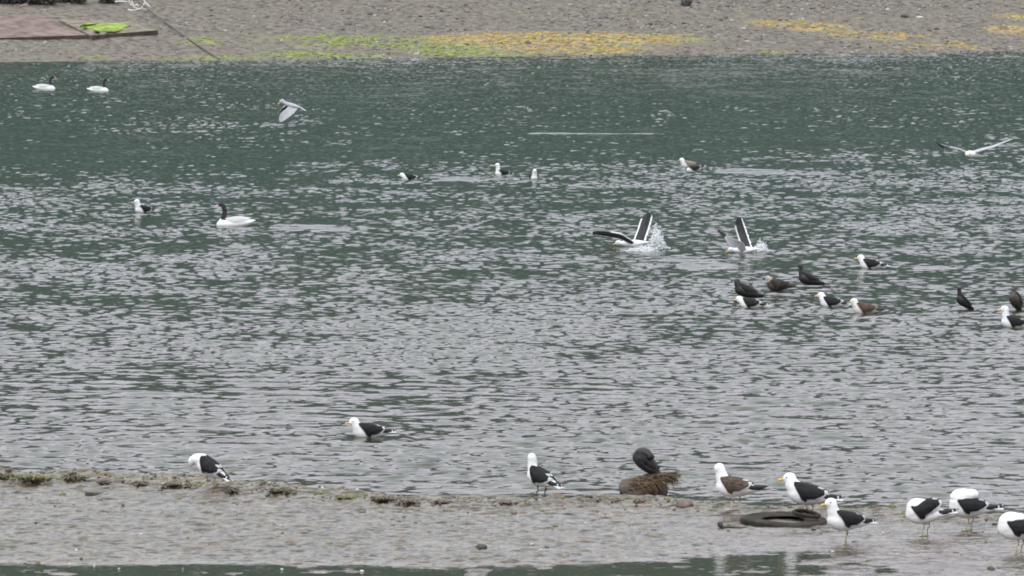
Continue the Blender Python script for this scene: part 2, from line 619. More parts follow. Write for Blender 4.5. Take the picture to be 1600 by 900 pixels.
brk = rampn(noise(2.6, 6), [(0.40, (0.08, 0.08, 0.08)), (0.62, (0.85, 0.85, 0.85))])
olive = rampn(noise(2.2, 8), [(0.36, (0.070, 0.062, 0.042)), (0.64, (0.180, 0.160, 0.115))])
base = mixn(rampn(noise(0.22, 4), [(0.46, (0, 0, 0)), (0.66, (0.7, 0.7, 0.7))]), base, olive)
c1 = mixn(mul(sc_.outputs[0], brk), base, orange)
c2 = mixn(mul(sc_.outputs[1], brk), c1, green)
n.links.new(c2, p.inputs["Base Color"])
b = n.nodes.new("ShaderNodeBump")
b.inputs["Distance"].default_value = 0.06
n.links.new(noise(7, 4), b.inputs["Height"])
n.links.new(b.outputs[0], p.inputs["Normal"])
beach = link("beach", me, m_beach)
tag(beach, kind="structure")

# ------------------------------------------------------------------ wooded hillside behind the beach (out of frame, mirrored in the water)
uh = np.linspace(-420, 480, 420)
vh = np.linspace(29, 230, 120)
Vh, Uh = np.meshgrid(vh, uh, indexing='ij')
rise = 4.0 + 58 * smooth(0, 95, Vh - 29) + 16 * (fbm(Uh * 0.012, Vh * 0.012, 301, 3) - 0.5) * smooth(10, 70, Vh - 29)
crowns = 5.5 * (fbm(Uh * 0.14, Vh * 0.14, 305, 3) ** 1.2) * smooth(-2, 6, Vh - 29)
xh, yh = shore_pt(Uh, Vh)
hill = link("hillside", raw_mesh("hillside", np.stack([xh, yh, rise + crowns], -1).reshape(-1, 3), grid_faces(*xh.shape)),
            mat("hillside_woods", (0.008, 0.024, 0.019), 0.9, (0.026, 0.064, 0.051), 0.35, bump=0.8, bscale=1.5, detail=8))
tag(hill, kind="structure")

# ------------------------------------------------------------------ scattered stones (loose stuff)
ico_v, ico_f = None, None
bm = bmesh.new()
bmesh.ops.create_icosphere(bm, subdivisions=1, radius=1)
bm.verts.ensure_lookup_table()
ico_v = np.array([v.co[:] for v in bm.verts])
ico_f = np.array([[v.index for v in f.verts] for f in bm.faces])
bm.free()


def scatter(name, pts, sizes, mats, mat_idx, flat=0.6, kind="stuff"):
    n_ = len(pts)
    nv_ = len(ico_v)
    v = np.repeat(ico_v[None], n_, 0) * (1 + 0.5 * (rng.random((n_, nv_, 1)) - 0.5))
    sc = np.stack([0.6 + 0.8 * rng.random(n_), 0.6 + 0.6 * rng.random(n_), flat * (0.6 + 0.7 * rng.random(n_))], 1) * sizes[:, None]
    v = v * sc[:, None]
    a = rng.random(n_) * 6.283
    ca_, sa_ = np.cos(a)[:, None], np.sin(a)[:, None]
    vx = v[..., 0] * ca_ - v[..., 1] * sa_
    vy = v[..., 0] * sa_ + v[..., 1] * ca_
    v = np.stack([vx, vy, v[..., 2]], -1) + pts[:, None]
    f = ico_f[None] + (np.arange(n_) * nv_)[:, None, None]
    me = raw_mesh(name, v.reshape(-1, 3), f.reshape(-1, 3), False)
    o = link(name, me, mats)
    me.polygons.foreach_set("material_index", np.repeat(mat_idx, len(ico_f)).astype(np.int32))
    tag(o, kind=kind)
    return o


m_st = [mat("stone_grey", (0.15, 0.14, 0.135), 0.8, (0.24, 0.22, 0.21), 8),
        mat("stone_dark", (0.06, 0.055, 0.05), 0.7, (0.12, 0.11, 0.10), 8),
        mat("stone_pale", (0.30, 0.28, 0.26), 0.8, (0.42, 0.39, 0.36), 8),
        mat("stone_brown", (0.15, 0.11, 0.09), 0.8, (0.23, 0.18, 0.15), 8),
        mat("stone_yellow_algae", (0.30, 0.24, 0.08), 0.85, (0.42, 0.33, 0.11), 5),
        mat("stone_green_algae", (0.15, 0.19, 0.06), 0.85, (0.26, 0.31, 0.09), 5)]
NP_ = 26000
pu = rng.uniform(-30, 80, NP_)
pv = rng.uniform(-0.2, 24, NP_)
dens = 0.35 + 0.9 * (fbm(pu * 0.25, pv * 0.4, 401, 3) > 0.5) * 1.0 + 0.5 * smooth(5, 0, pv)
dens *= 0.35 + 0.65 * smooth(8, 26, pu)
keep = rng.random(NP_) < dens
pu, pv = pu[keep], pv[keep]
sz = 0.03 + 0.05 * rng.random(len(pu)) ** 1.5 + 0.10 * rng.random(len(pu)) ** 14
px_, py_ = shore_pt(pu, pv)
pz_ = beach_z(pu, pv)
ga = np.max([f(pu, pv) for f in GREEN], 0)
oa = np.max([f(pu, pv) for f in ORANGE], 0)
mi = rng.choice([0, 1, 2, 3], len(pu), p=[0.46, 0.18, 0.11, 0.25])
mi = np.where((oa > 0.3) & (rng.random(len(pu)) < 0.6), 4, mi)
mi = np.where((ga > 0.3) & (rng.random(len(pu)) < 0.6), 5, mi)
na = 16000
au, av = rng.uniform(-2, 60, na), rng.uniform(0, 16, na)
agr, aor = np.max([f(au, av) for f in GREEN], 0), np.max([f(au, av) for f in ORANGE], 0)
kp = rng.random(na) < 0.75 * np.maximum(agr, aor) ** 1.5
au, av, agr, aor = au[kp], av[kp], agr[kp], aor[kp]
asz = 0.05 + 0.10 * rng.random(len(au)) ** 2
ax_, ay_ = shore_pt(au, av)
m_al = [mat("algae_green", (0.16, 0.18, 0.05), 0.8, (0.28, 0.34, 0.06), 4), mat("algae_yellow", (0.30, 0.26, 0.08), 0.8, (0.42, 0.34, 0.09), 4), mat("algae_orange", (0.36, 0.22, 0.08), 0.8, (0.42, 0.27, 0.09), 4)]
scatter("algae", np.stack([ax_, ay_, beach_z(au, av) + 0.01], 1), asz, m_al, np.where(agr > aor, 0, rng.choice([1, 2], len(au), p=[0.6, 0.4])), 0.35)
scatter("pebbles", np.stack([px_, py_, pz_ + sz * 0.15], 1), sz, m_st, mi)

# little stones and weed scraps on the mud
NM = 26000
mx = rng.uniform(-8.5, 8.5, NM)
my = rng.uniform(55, 67, NM)
du_ = up_edge(mx) - my
left = 1 - smooth(-2.5, 3.0, mx)
dens = np.where(du_ > 0.15, 0.022 + (0.25 + 0.75 * left) * np.exp(-((du_ - 0.6) / 0.65) ** 2), 0)
hh = mud_h(mx, my)
keep = (rng.random(NM) < dens) & (hh > 0.004)
mx, my, hh = mx[keep], my[keep], hh[keep]
sz = 0.013 + 0.018 * rng.random(len(mx)) ** 2 + 0.022 * rng.random(len(mx)) ** 6
m_mp = [mat("mud_pebble_brown", (0.12, 0.09, 0.07), 0.5, (0.20, 0.155, 0.125), 30), mat("mud_pebble_dark", (0.05, 0.045, 0.035), 0.6, (0.10, 0.085, 0.06), 30),
        mat("weed_scrap", (0.10, 0.10, 0.03), 0.6, (0.17, 0.15, 0.06), 30), mat("mud_pebble_pale", (0.40, 0.37, 0.33), 0.6, (0.5, 0.47, 0.43), 30)]
scatter("mud_pebbles", np.stack([mx, my, hh], 1), sz, m_mp, rng.choice([0, 1, 2, 3], len(mx), p=[0.36, 0.32, 0.30, 0.02]), 0.7)

# ------------------------------------------------------------------ shape helpers for things
def bm_obj(name, bm, mats, parent=None, shade=True):
    bmesh.ops.recalc_face_normals(bm, faces=bm.faces)
    me = bpy.data.meshes.new(name)
    bm.to_mesh(me)
    bm.free()
    if shade:
        me.polygons.foreach_set("use_smooth", np.ones(len(me.polygons), bool))
    return link(name, me, mats, parent)


def catmull(pts, n=6):
    """smooth resampling of rows of numbers"""
    P = np.array(pts, float)
    P = np.vstack([2 * P[0] - P[1], P, 2 * P[-1] - P[-2]])
    out = []
    for i in range(1, len(P) - 2):
        for k in range(n):
            t = k / n
            a, b, c, d = P[i - 1], P[i], P[i + 1], P[i + 2]
            out.append(0.5 * ((2 * b) + (c - a) * t + (2 * a - 5 * b + 4 * c - d) * t * t + (3 * b - a - 3 * c + d) * t ** 3))
    out.append(P[-2])
    return np.array(out)


def tube(bm, pts, radii, seg=12, flat=None, n=5, cap=True, up=(0, 0, 1), mi=0):
    """loft of elliptical rings along a smooth path; radii = (side, up) or one number"""
    rr = [(r, r) if np.isscalar(r) else r for r in radii]
    S = catmull([(*p, *r) for p, r in zip(pts, rr)], n) if n > 1 else np.array([(*p, *r) for p, r in zip(pts, rr)])
    up = Vector(up)
    rings = []
    for i, s in enumerate(S):
        a, b = S[max(i - 1, 0)][:3], S[min(i + 1, len(S) - 1)][:3]
        t = Vector(b - a)
        t = t.normalized() if t.length > 1e-9 else Vector((1, 0, 0))
        side = up.cross(t)
        if side.length < 1e-3:
            side = Vector((0, 1, 0)).cross(t) if abs(t.y) < 0.9 else Vector((1, 0, 0)).cross(t)
        side.normalize()
        w = t.cross(side)
        c = Vector(s[:3])
        rings.append([bm.verts.new(c + side * math.cos(2 * math.pi * k / seg) * max(s[3], 1e-4) + w * math.sin(2 * math.pi * k / seg) * max(s[4], 1e-4)) for k in range(seg)])
    for i in range(len(rings) - 1):
        for k in range(seg):
            f = bm.faces.new((rings[i][k], rings[i][(k + 1) % seg], rings[i + 1][(k + 1) % seg], rings[i + 1][k]))
            f.material_index = mi
    if cap:
        for rg in (rings[0], rings[-1]):
            f = bm.faces.new(rg)
            f.material_index = mi


def ellipsoid(bm, c, r, rot=None, seg=14):
    M = Matrix.Translation(Vector(c)) @ (rot.to_4x4() if rot else Matrix.Identity(4)) @ Matrix.Diagonal((*r, 1))
    bmesh.ops.create_uvsphere(bm, u_segments=seg, v_segments=seg // 2 + 3, radius=1, matrix=M)


def fuse(bm, voxel, smooth_it=5):
    """one continuous skin from overlapping lofts"""
    me = bpy.data.meshes.new("tmp")
    bmesh.ops.recalc_face_normals(bm, faces=bm.faces)
    bm.to_mesh(me)
    bm.free()
    o = bpy.data.objects.new("tmp", me)
    C.objects.link(o)
    r = o.modifiers.new("r", 'REMESH')
    r.mode = 'VOXEL'
    r.voxel_size = voxel
    s = o.modifiers.new("s", 'SMOOTH')
    s.iterations = smooth_it
    s.factor = 0.5
    dg = bpy.context.evaluated_depsgraph_get()
    dg.update()
    res = bpy.data.meshes.new_from_object(o.evaluated_get(dg))
    bpy.data.objects.remove(o)
    bpy.data.meshes.remove(me)
    res.materials.clear()
    res.polygons.foreach_set("use_smooth", np.ones(len(res.polygons), bool))
    return res


# ------------------------------------------------------------------ bird materials
def feather(name, a, b_, rough=0.75, scale=30, bump=0.002, stretch=(0.4, 1, 1)):
    return mat(name, a, rough, b_, scale, bump=bump, bscale=scale * 1.6, stretch=stretch, spec=0.3)


M_WHITE = feather("white_plumage", (0.74, 0.74, 0.74), (0.82, 0.82, 0.82), 0.8, 25)
M_OFFWHITE = feather("streaked_plumage", (0.62, 0.57, 0.52), (0.76, 0.73, 0.70), 0.8, 40)
M_BLACK = feather("slate_black_plumage", (0.016, 0.016, 0.019), (0.034, 0.034, 0.038), 0.6, 35)
M_BROWN = feather("brown_plumage", (0.085, 0.060, 0.045), (0.20, 0.15, 0.12), 0.75, 45)
M_DKBROWN = feather("dark_brown_plumage", (0.035, 0.030, 0.026), (0.085, 0.072, 0.062), 0.7, 40)
M_BUFF = feather("buff_plumage", (0.34, 0.29, 0.25), (0.48, 0.42, 0.37), 0.75, 45)
M_GREY = feather("grey_underwing", (0.34, 0.34, 0.365), (0.46, 0.46, 0.485), 0.75, 35)
M_LILAC = feather("shaded_grey_plumage", (0.36, 0.355, 0.40), (0.46, 0.455, 0.50), 0.75, 35)
M_CORM = feather("black_cormorant_plumage", (0.012, 0.012, 0.013), (0.035, 0.033, 0.032), 0.45, 50)
M_CORMB = feather("brown_cormorant_plumage", (0.045, 0.038, 0.033), (0.095, 0.08, 0.07), 0.55, 50)
M_BILL = mat("yellow_bill", (0.72, 0.40, 0.05), 0.45, (0.75, 0.47, 0.10), 60)
M_PINKBILL = mat("dull_bill", (0.32, 0.22, 0.17), 0.5, (0.45, 0.33, 0.25), 60)
M_DARKBILL = mat("dark_bill", (0.05, 0.045, 0.04), 0.45, (0.10, 0.09, 0.08), 60)
M_RED = mat("red_knob", (0.55, 0.06, 0.05), 0.45, (0.65, 0.12, 0.09), 40)
M_PALEBILL = mat("pale_pink_bill", (0.60, 0.42, 0.40), 0.45, (0.68, 0.52, 0.50), 40)
M_EYE = mat("eye", (0.01, 0.01, 0.01), 0.2, (0.02, 0.015, 0.01), 50)
M_LEG = mat("greenish_leg", (0.32, 0.30, 0.17), 0.6, (0.43, 0.40, 0.25), 60)
M_DKLEG = mat("dark_leg", (0.04, 0.035, 0.03), 0.6, (0.07, 0.06, 0.05), 60)

# body cross sections: forward, centre height, half width, half height
GULL = [(-0.285, 0.215, 0.012, 0.008), (-0.24, 0.216, 0.035, 0.022), (-0.16, 0.224, 0.062, 0.052), (-0.06, 0.226, 0.084, 0.084), (0.03, 0.226, 0.092, 0.098),
        (0.10, 0.236, 0.086, 0.094), (0.150, 0.248, 0.066, 0.072), (0.182, 0.258, 0.040, 0.044), (0.196, 0.262, 0.012, 0.014)]
CORM = [(-0.26, 0.12, 0.012, 0.010), (-0.20, 0.14, 0.045, 0.035), (-0.12, 0.17, 0.075, 0.065), (-0.02, 0.20, 0.092, 0.088), (0.06, 0.225, 0.088, 0.092),
        (0.12, 0.25, 0.066, 0.075), (0.155, 0.27, 0.035, 0.04), (0.168, 0.275, 0.012, 0.012)]
SWAN = [(-0.44, 0.205, 0.01, 0.008), (-0.38, 0.195, 0.06, 0.03), (-0.26, 0.175, 0.13, 0.085), (-0.10, 0.16, 0.17, 0.125), (0.06, 0.145, 0.175, 0.125),
        (0.20, 0.135, 0.15, 0.105), (0.30, 0.13, 0.105, 0.085), (0.355, 0.13, 0.05, 0.05), (0.372, 0.13, 0.012, 0.015)]

# neck: points forward, sideways, height, radius; the last is where the head sits
NECKS = {
    'stand': [(0.11, 0, 0.27, 0.076), (0.135, 0, 0.33, 0.064), (0.148, 0, 0.375, 0.056), (0.155, 0, 0.405, 0.054)],
    'tall': [(0.11, 0, 0.27, 0.074), (0.125, 0, 0.34, 0.060), (0.128, 0, 0.40, 0.052), (0.132, 0, 0.44, 0.052)],
    'rest': [(0.11, 0, 0.26, 0.076), (0.145, 0, 0.295, 0.068), (0.165, 0, 0.325, 0.058), (0.175, 0, 0.345, 0.054)],
    'low': [(0.12, 0, 0.255, 0.072), (0.165, 0, 0.275, 0.062), (0.195, 0, 0.295, 0.055), (0.21, 0, 0.305, 0.054)],
    'over_back': [(0.09, 0, 0.25, 0.095), (0.105, 0.0, 0.295, 0.088), (0.07, 0.0, 0.315, 0.080), (-0.02, -0.015, 0.315, 0.062)],
    'down_breast': [(0.10, 0, 0.285, 0.080), (0.155, 0.01, 0.325, 0.070), (0.205, 0.02, 0.325, 0.060), (0.232, 0.025, 0.295, 0.052)],
}


class Body:
    def __init__(self, prof):
        self.S = catmull(prof, 6)

    def at(self, f):
        S = self.S
        o = np.argsort(S[:, 0])
        return tuple(float(np.interp(f, S[o, 0], S[o, k])) for k in (1, 2, 3))


def leg_mesh(parent, f, y, hip, m, dz=0.0):
    bm = bmesh.new()
    tube(bm, [(f - 0.01, y, hip + 0.03), (f - 0.02, y, hip * 0.62), (f - 0.004, y, hip * 0.55), (f, y, 0.012)], [0.014, 0.0065, 0.007, 0.0055], 8, n=3)
    for a in (-0.45, 0.0, 0.45):
        tube(bm, [(f, y, 0.012), (f + 0.055 * math.cos(a), y + 0.055 * math.sin(a), 0.004)], [0.007, 0.004], 6, n=1)
    v = [bm.verts.new((f, y, 0.010))] + [bm.verts.new((f + 0.052 * math.cos(a), y + 0.052 * math.sin(a), 0.005)) for a in (-0.45, 0, 0.45)]
    bm.faces.new((v[0], v[1], v[2]))
    bm.faces.new((v[0], v[2], v[3]))
    tube(bm, [(f, y, 0.012), (f - 0.02, y, 0.006)], [0.006, 0.003], 6, n=1)
    return bm_obj("leg", bm, m, parent)


def bill_mesh(parent, head, d, m, L=0.062, r=0.0135, hook=0.012, start=0.040):
    """bill along direction d from the head centre"""
    d = Vector(d).normalized()
    bm = bmesh.new()
    p0 = Vector(head) + d * start + Vector((0, 0, -0.008))
    tube(bm, [p0, p0 + d * L * 0.5 + Vector((0, 0, -0.002)), p0 + d * L * 0.85 + Vector((0, 0, -0.006)), p0 + d * L + Vector((0, 0, -0.006 - hook))],
         [(r * 0.85, r * 1.05), (r * 0.62, r * 0.85), (r * 0.5, r * 0.8), (r * 0.12, r * 0.15)], 10, n=4)
    return bm_obj("bill", bm, m, parent)


def eyes(parent, head, d, r=0.052, size=0.0075):
    d = Vector(d).normalized()
    side = Vector((0, 0, 1)).cross(d).normalized()
    for s in (-1, 1):
        bm = bmesh.new()
        ellipsoid(bm, Vector(head) + d * r * 0.45 + side * s * r * 0.80 + Vector((0, 0, r * 0.22)), (size,) * 3, seg=8)
        bm_obj("eye", bm, M_EYE, parent)


def folded_wing(parent, body, s, m_wing, m_edge, M, f0=0.135, f1=-0.20, gap=0.0, open_=0.012, tip=0.155, m_tip=None, low=None, lift=0.0, tips_white=True, droop=0.0, tipup=0.02):
    """one closed wing wrapped over the body's side, with its primaries"""
    nu, nvv = 22, 14
    low = low or [(0, 25), (0.10, 75), (0.25, 112), (0.45, 128), (0.62, 126), (0.78, 106), (0.92, 78), (1, 40)]
    lu, la = zip(*low)
    bm = bmesh.new()
    grid = []
    for i in range(nu):
        u = i / (nu - 1)
        f = f0 + (f1 - f0) * u
        zc, w, h = body.at(f)
        w = max(w, 0.052 * (1 - u) + 0.040)
        h = max(h, 0.040)
        zc = zc + 0.010 * u + lift * smooth(0.15, 0.75, u)
        th1 = np.interp(u, lu, la)
        row = []
        for j in range(nvv):
            v = j / (nvv - 1)
            a = math.radians(4 + (th1 - 4) * v)
            off = open_ + 0.012 * math.sin(math.pi * v) + 0.004 * math.sin(u * 22) * v
            row.append(bm.verts.new(M @ Vector((f + 0.010 * math.sin(3 * a), s * (w + off) * math.sin(a), zc + (h + off) * math.cos(a) - droop * u))))
        grid.append(row)
    for i in range(nu - 1):
        for j in range(nvv - 1):
            q = (grid[i][j], grid[i + 1][j], grid[i + 1][j + 1], grid[i][j + 1])
            fc = bm.faces.new(q if s > 0 else q[::-1])
            u, v = i / (nu - 2), j / (nvv - 2)
            edge = (u > 0.40 and v > 0.87) or (u > 0.90 and v > 0.25) or (0.74 < u < 0.86 and v < 0.20)
            fc.material_index = 1 if edge else 0
    sol = bmesh.ops.solidify(bm, geom=bm.faces[:], thickness=-0.012)
    w_ = bm_obj("wing", bm, [m_wing, m_edge], parent)
    # primaries
    zc, w, h = body.at(f1)
    bm = bmesh.new()
    z0 = zc + max(h, 0.03) * 0.35 - droop
    pts = [(f1 + 0.05, s * 0.050, z0), (f1 - tip * 0.35, s * 0.032, z0 + tipup * 0.3), (f1 - tip * 0.75, s * 0.012, z0 + tipup * 0.75), (f1 - tip, -s * 0.006, z0 + tipup)]
    tube(bm, [M @ Vector(p) for p in pts], [(0.012, 0.028), (0.012, 0.022), (0.008, 0.013), (0.002, 0.003)], 10, n=5)
    for fc in bm.faces:
        c = fc.calc_center_median()
        lx = (M.inverted() @ c).x
        tt = (f1 - lx) / tip
        fc.material_index = 1 if tips_white and (0.58 < tt < 0.61 or 0.82 < tt < 0.85) else 0
    bm_obj("primaries", bm, [m_tip or m_wing, m_edge], w_)
    return w_


def tail_mesh(parent, body, m, M, L=0.12, w0=0.035, w1=0.06, f=-0.22, dz=0.0):
    zc, w, h = body.at(f)
    bm = bmesh.new()
    pts = [(f + 0.03, 0, zc), (f - L * 0.5, 0, zc + dz * 0.5), (f - L, 0, zc + dz)]
    tube(bm, [M @ Vector(p) for p in pts], [(w0, 0.014), ((w0 + w1) / 2, 0.009), (w1, 0.004)], 12, n=3)
    return bm_obj("tail", bm, m, parent)


def gull(name, label, group, loc, head_deg, neck='stand', float_=False, look=0.0, nod=-0.05, pitch=0.0, plumage='adult', scale=1.0, legs=True,
         hide_bill=False, sink=None, leg_m=None, neck_pts=None, wings=True, bill=None, one_leg=False, wing_kw=None, tail_kw=None, cat="gull", head_m=None):
    root = thing(name, label, cat, loc, R(head_deg), group)
    root.scale = (scale,) * 3
    m_body, m_wing, m_edge, m_bill = {'adult': (M_WHITE, M_BLACK, M_WHITE, M_BILL), 'young': (M_OFFWHITE, M_BROWN, M_BUFF, M_PINKBILL),
                                      'dark': (M_DKBROWN, M_DKBROWN, M_DKBROWN, M_PINKBILL), 'second': (M_WHITE, M_BROWN, M_WHITE, M_PINKBILL),
                                      'buff': (M_WHITE, M_BUFF, M_BUFF, M_PINKBILL)}[plumage]
    m_bill = bill or m_bill
    dz = 0.0
    if float_:
        dz = -(0.172 if sink is None else sink)
    B = Body(GULL)
    hip = Vector((0.0, 0, 0.22))
    M = Matrix.Translation(Vector((0, 0, dz))) @ Matrix.Translation(hip) @ Matrix.Rotation(-pitch, 4, 'Y') @ Matrix.Translation(-hip)
    bm = bmesh.new()
    tube(bm, [M @ Vector((s[0], 0, s[1])) for s in GULL], [(s[2], s[3]) for s in GULL], 20, n=5)
    P = neck_pts or NECKS[neck]
    P = [(M @ Vector(q[:3]), q[3]) for q in P[:1]] + [(Vector(q[:3]) + Vector((0, 0, dz)), q[3]) for q in P[1:]]
    tube(bm, [q[0] for q in P], [q[1] for q in P], 16, n=5)
    hc = P[-1][0] + Vector((0.008, 0, 0.012))
    if P[-1][0].x < 0.05: ellipsoid(bm, (0.085, 0, 0.275 + dz), (0.112, 0.088, 0.105))
    d = Vector((math.cos(look) * math.cos(nod), math.sin(look) * math.cos(nod), math.sin(nod)))
    rot = d.to_track_quat('X', 'Z').to_matrix()
    ellipsoid(bm, hc, (0.066, 0.050, 0.053), rot)
    ellipsoid(bm, hc + d * 0.035 + Vector((0, 0, -0.006)), (0.036, 0.030, 0.032), rot)
    me = fuse(bm, 0.011, 6)
    link("body", me, [m_body] + ([head_m] if head_m else []), root)
    if head_m:
        cc = np.zeros(len(me.polygons) * 3, np.float32)
        me.polygons.foreach_get("center", cc)
        me.polygons.foreach_set("material_index", (np.linalg.norm(cc.reshape(-1, 3) - np.array(hc), axis=1) < 0.085).astype(np.int32))
    if not hide_bill:
        bill_mesh(root, hc, d, m_bill, L=0.066, start=0.048)
        eyes(root, hc, d)
    if wings:
        for s in (-1, 1):
            folded_wing(root, B, s, m_wing, m_edge, M, m_tip=(M_BLACK if plumage in ('adult', 'second') else M_DKBROWN), tips_white=plumage == 'adult', **(wing_kw or {}))
    tail_mesh(root, B, m_body if plumage in ('adult',) else (M_DKBROWN if plumage != 'second' else M_BLACK), M, **(tail_kw or {}))
    if legs and not float_:
        for s in ((-1,) if one_leg else (-1, 1)):
            leg_mesh(root, 0.0 + 0.024 * s, s * 0.040, 0.15, leg_m or M_LEG)
    return root


def cormorant(label, group, loc, head_deg, neck=None, m=None, float_=True, sink=0.10, look=0.0, nod=0.05, pitch=0.0, scale=1.0, hide_head=False, legs=False, tail_dz=-0.03, tail_L=0.15, flat_tail=False):
    m = m or M_CORM
    root = thing("cormorant", label, "cormorant", loc, R(head_deg), group)
    root.scale = (scale,) * 3
    dz = -sink if float_ else 0.0
    B = Body(CORM)
    hip = Vector((0, 0, 0.19))
    M = Matrix.Translation(Vector((0, 0, dz))) @ Matrix.Translation(hip) @ Matrix.Rotation(-pitch, 4, 'Y') @ Matrix.Translation(-hip)
    bm = bmesh.new()
    tube(bm, [M @ Vector((s[0], 0, s[1])) for s in CORM], [(s[2], s[3]) for s in CORM], 20, n=5)
    P = neck or [(0.10, 0, 0.26, 0.055), (0.135, 0, 0.33, 0.036), (0.125, 0, 0.38, 0.029), (0.13, 0, 0.415, 0.029)]
    P = [(M @ Vector(q[:3]), q[3]) for q in P[:1]] + [(Vector(q[:3]) + Vector((0, 0, dz)), q[3]) for q in P[1:]]
    tube(bm, [q[0] for q in P], [q[1] for q in P], 14, n=5)
    hc = P[-1][0] + Vector((0.006, 0, 0.006))
    if flat_tail: ellipsoid(bm, (0.01, 0.02, 0.26), (0.105, 0.080, 0.085))
    d = Vector((math.cos(look) * math.cos(nod), math.sin(look) * math.cos(nod), math.sin(nod)))
    ellipsoid(bm, hc, (0.050, 0.031, 0.033), d.to_track_quat('X', 'Z').to_matrix())
    link("body", fuse(bm, 0.010, 5), [m], root)
    if not hide_head:
        bill_mesh(root, hc, d, M_DARKBILL, L=0.06, r=0.009, start=0.040)
        eyes(root, hc, d, 0.033, 0.006)
    for s in (-1, 1):
        folded_wing(root, B, s, m, M_CORMB, M, f0=0.10, f1=-0.18, tip=0.10, tips_white=False, tipup=-0.02,
                    low=[(0, 20), (0.12, 65), (0.3, 95), (0.55, 105), (0.8, 92), (1, 45)])
    tail_mesh(root, B, m, Matrix.Translation((0, 0, dz)) if flat_tail else M, L=tail_L, w0=0.03, w1=0.035, f=-0.10 if flat_tail else -0.20, dz=tail_dz)
    if legs:
        for s in (-1, 1):
            leg_mesh(root, 0.0, s * 0.04, 0.12, M_DKLEG)
    return root


def swan(label, group, loc, head_deg, scale=1.0, back=0.0):
    root = thing("swan", label, "swan", loc, R(head_deg), group)
    root.scale = (scale,) * 3
    dz = -0.10
    B = Body(SWAN)
    M = Matrix.Translation((0, 0, dz))
    bm = bmesh.new()
    tube(bm, [M @ Vector((s[0], 0, s[1])) for s in SWAN], [(s[2], s[3]) for s in SWAN], 24, n=5)
    P = [(0.25, 0.16, 0.090), (0.235, 0.25, 0.064), (0.205, 0.34, 0.056), (0.200, 0.44, 0.052), (0.230, 0.525, 0.050), (0.27, 0.555, 0.044)]
    tube(bm, [(a, 0, z + dz) for a, z, r in P], [r for a, z, r in P], 16, n=5)
    hc = Vector((0.285, 0, 0.557 + dz))
    d = Vector((0.88, 0, -0.42)).normalized()
    ellipsoid(bm, hc, (0.066, 0.040, 0.043), d.to_track_quat('X', 'Z').to_matrix())
    me = fuse(bm, 0.014, 5)
    link("body", me, [M_WHITE, M_BLACK], root)
    cz = np.zeros(len(me.polygons) * 3, np.float32)
    me.polygons.foreach_get("center", cz)
    cz = cz.reshape(-1, 3)
    me.polygons.foreach_set("material_index", (cz[:, 2] > 0.245 + dz + 0.02 * np.sin(cz[:, 1] * 60)).astype(np.int32) * (cz[:, 0] > 0.12).astype(np.int32))
    bm = bmesh.new()
    p0 = hc + d * 0.045
    tube(bm, [p0, p0 + d * 0.05, p0 + d * 0.10], [(0.017, 0.018), (0.015, 0.012), (0.010, 0.004)], 10, n=4)
    bl = bm_obj("bill", bm, M_PALEBILL, root)
    bm = bmesh.new()
    ellipsoid(bm, hc + d * 0.062 + Vector((0, 0, 0.022)), (0.022, 0.016, 0.017))
    bm_obj("knob", bm, M_RED, root)
    eyes(root, hc, d, 0.042, 0.007)
    for s in (-1, 1):
        folded_wing(root, B, s, M_WHITE, M_WHITE, M, f0=0.18, f1=-0.33, tip=0.10, tips_white=False, open_=0.012,
                    low=[(0, 20), (0.12, 55), (0.3, 74), (0.55, 78), (0.8, 66), (1, 40)])
    tail_mesh(root, B, M_WHITE, M, L=0.08, w0=0.06, w1=0.03, f=-0.37, dz=0.03)
    return root


def spread_wing(parent, lead, chord, m_top, m_bot, m_edge, th=0.012, tip_black=None, top=(0, -1, 0.2)):
    """open wing: lead = leading edge points from root to tip, chord = vector to the trailing edge at each of them"""
    L = catmull([(*a, *b) for a, b in zip(lead, chord)], 6)
    nc_ = 9
    bm = bmesh.new()
    layers = []
    for side in (0, 1):
        g = []
        for i, s in enumerate(L):
            p0, ch = Vector(s[:3]), Vector(s[3:])
            t = Vector(L[min(i + 1, len(L) - 1)][:3] - L[max(i - 1, 0)][:3]).normalized()
            nn = t.cross(ch)
            nn = nn.normalized() if nn.length > 1e-6 else Vector((0, 0, 1))
            if nn.dot(Vector(top)) < 0: nn = -nn
            row = []
            for j in range(nc_):
                c = j / (nc_ - 1)
                prof = math.sin(math.pi * min(1, 0.08 + c * 0.92)) ** 0.7 * th * (1.15 - 0.7 * i / len(L))
                camber = 0.10 * ch.length * math.sin(math.pi * c)
                ser = 1 + (0.05 * math.sin(i * 2.4) if j == nc_ - 1 else 0)
                row.append(bm.verts.new(p0 + ch * c * ser + nn * (camber + (prof if side == 0 else -prof))))
            g.append(row)
        layers.append(g)
        for i in range(len(L) - 1):
            for j in range(nc_ - 1):
                f = bm.faces.new((g[i][j], g[i + 1][j], g[i + 1][j + 1], g[i][j + 1]))
                u = i / (len(L) - 2)
                if side == 0:
                    f.material_index = 2 if (j >= nc_ - 2 and u < 0.80) or (j == 0 and u < 0.5) or u > 0.965 else 0
                else:
                    f.material_index = 0 if (tip_black and u > 1 - tip_black) else 1
    a, b_ = layers
    for i in range(len(L) - 1):
        for j in (0, nc_ - 1):
            f = bm.faces.new((a[i][j], a[i + 1][j], b_[i + 1][j], b_[i][j]))
            f.material_index = 2 if i < len(L) * (1 - tip_black if tip_black else 0.8) else 0
    for i in (0, len(L) - 1):
        for j in range(nc_ - 1):
            bm.faces.new((a[i][j], a[i][j + 1], b_[i][j + 1], b_[i][j]))
    return bm_obj("wing", bm, [m_top, m_bot, m_edge], parent)


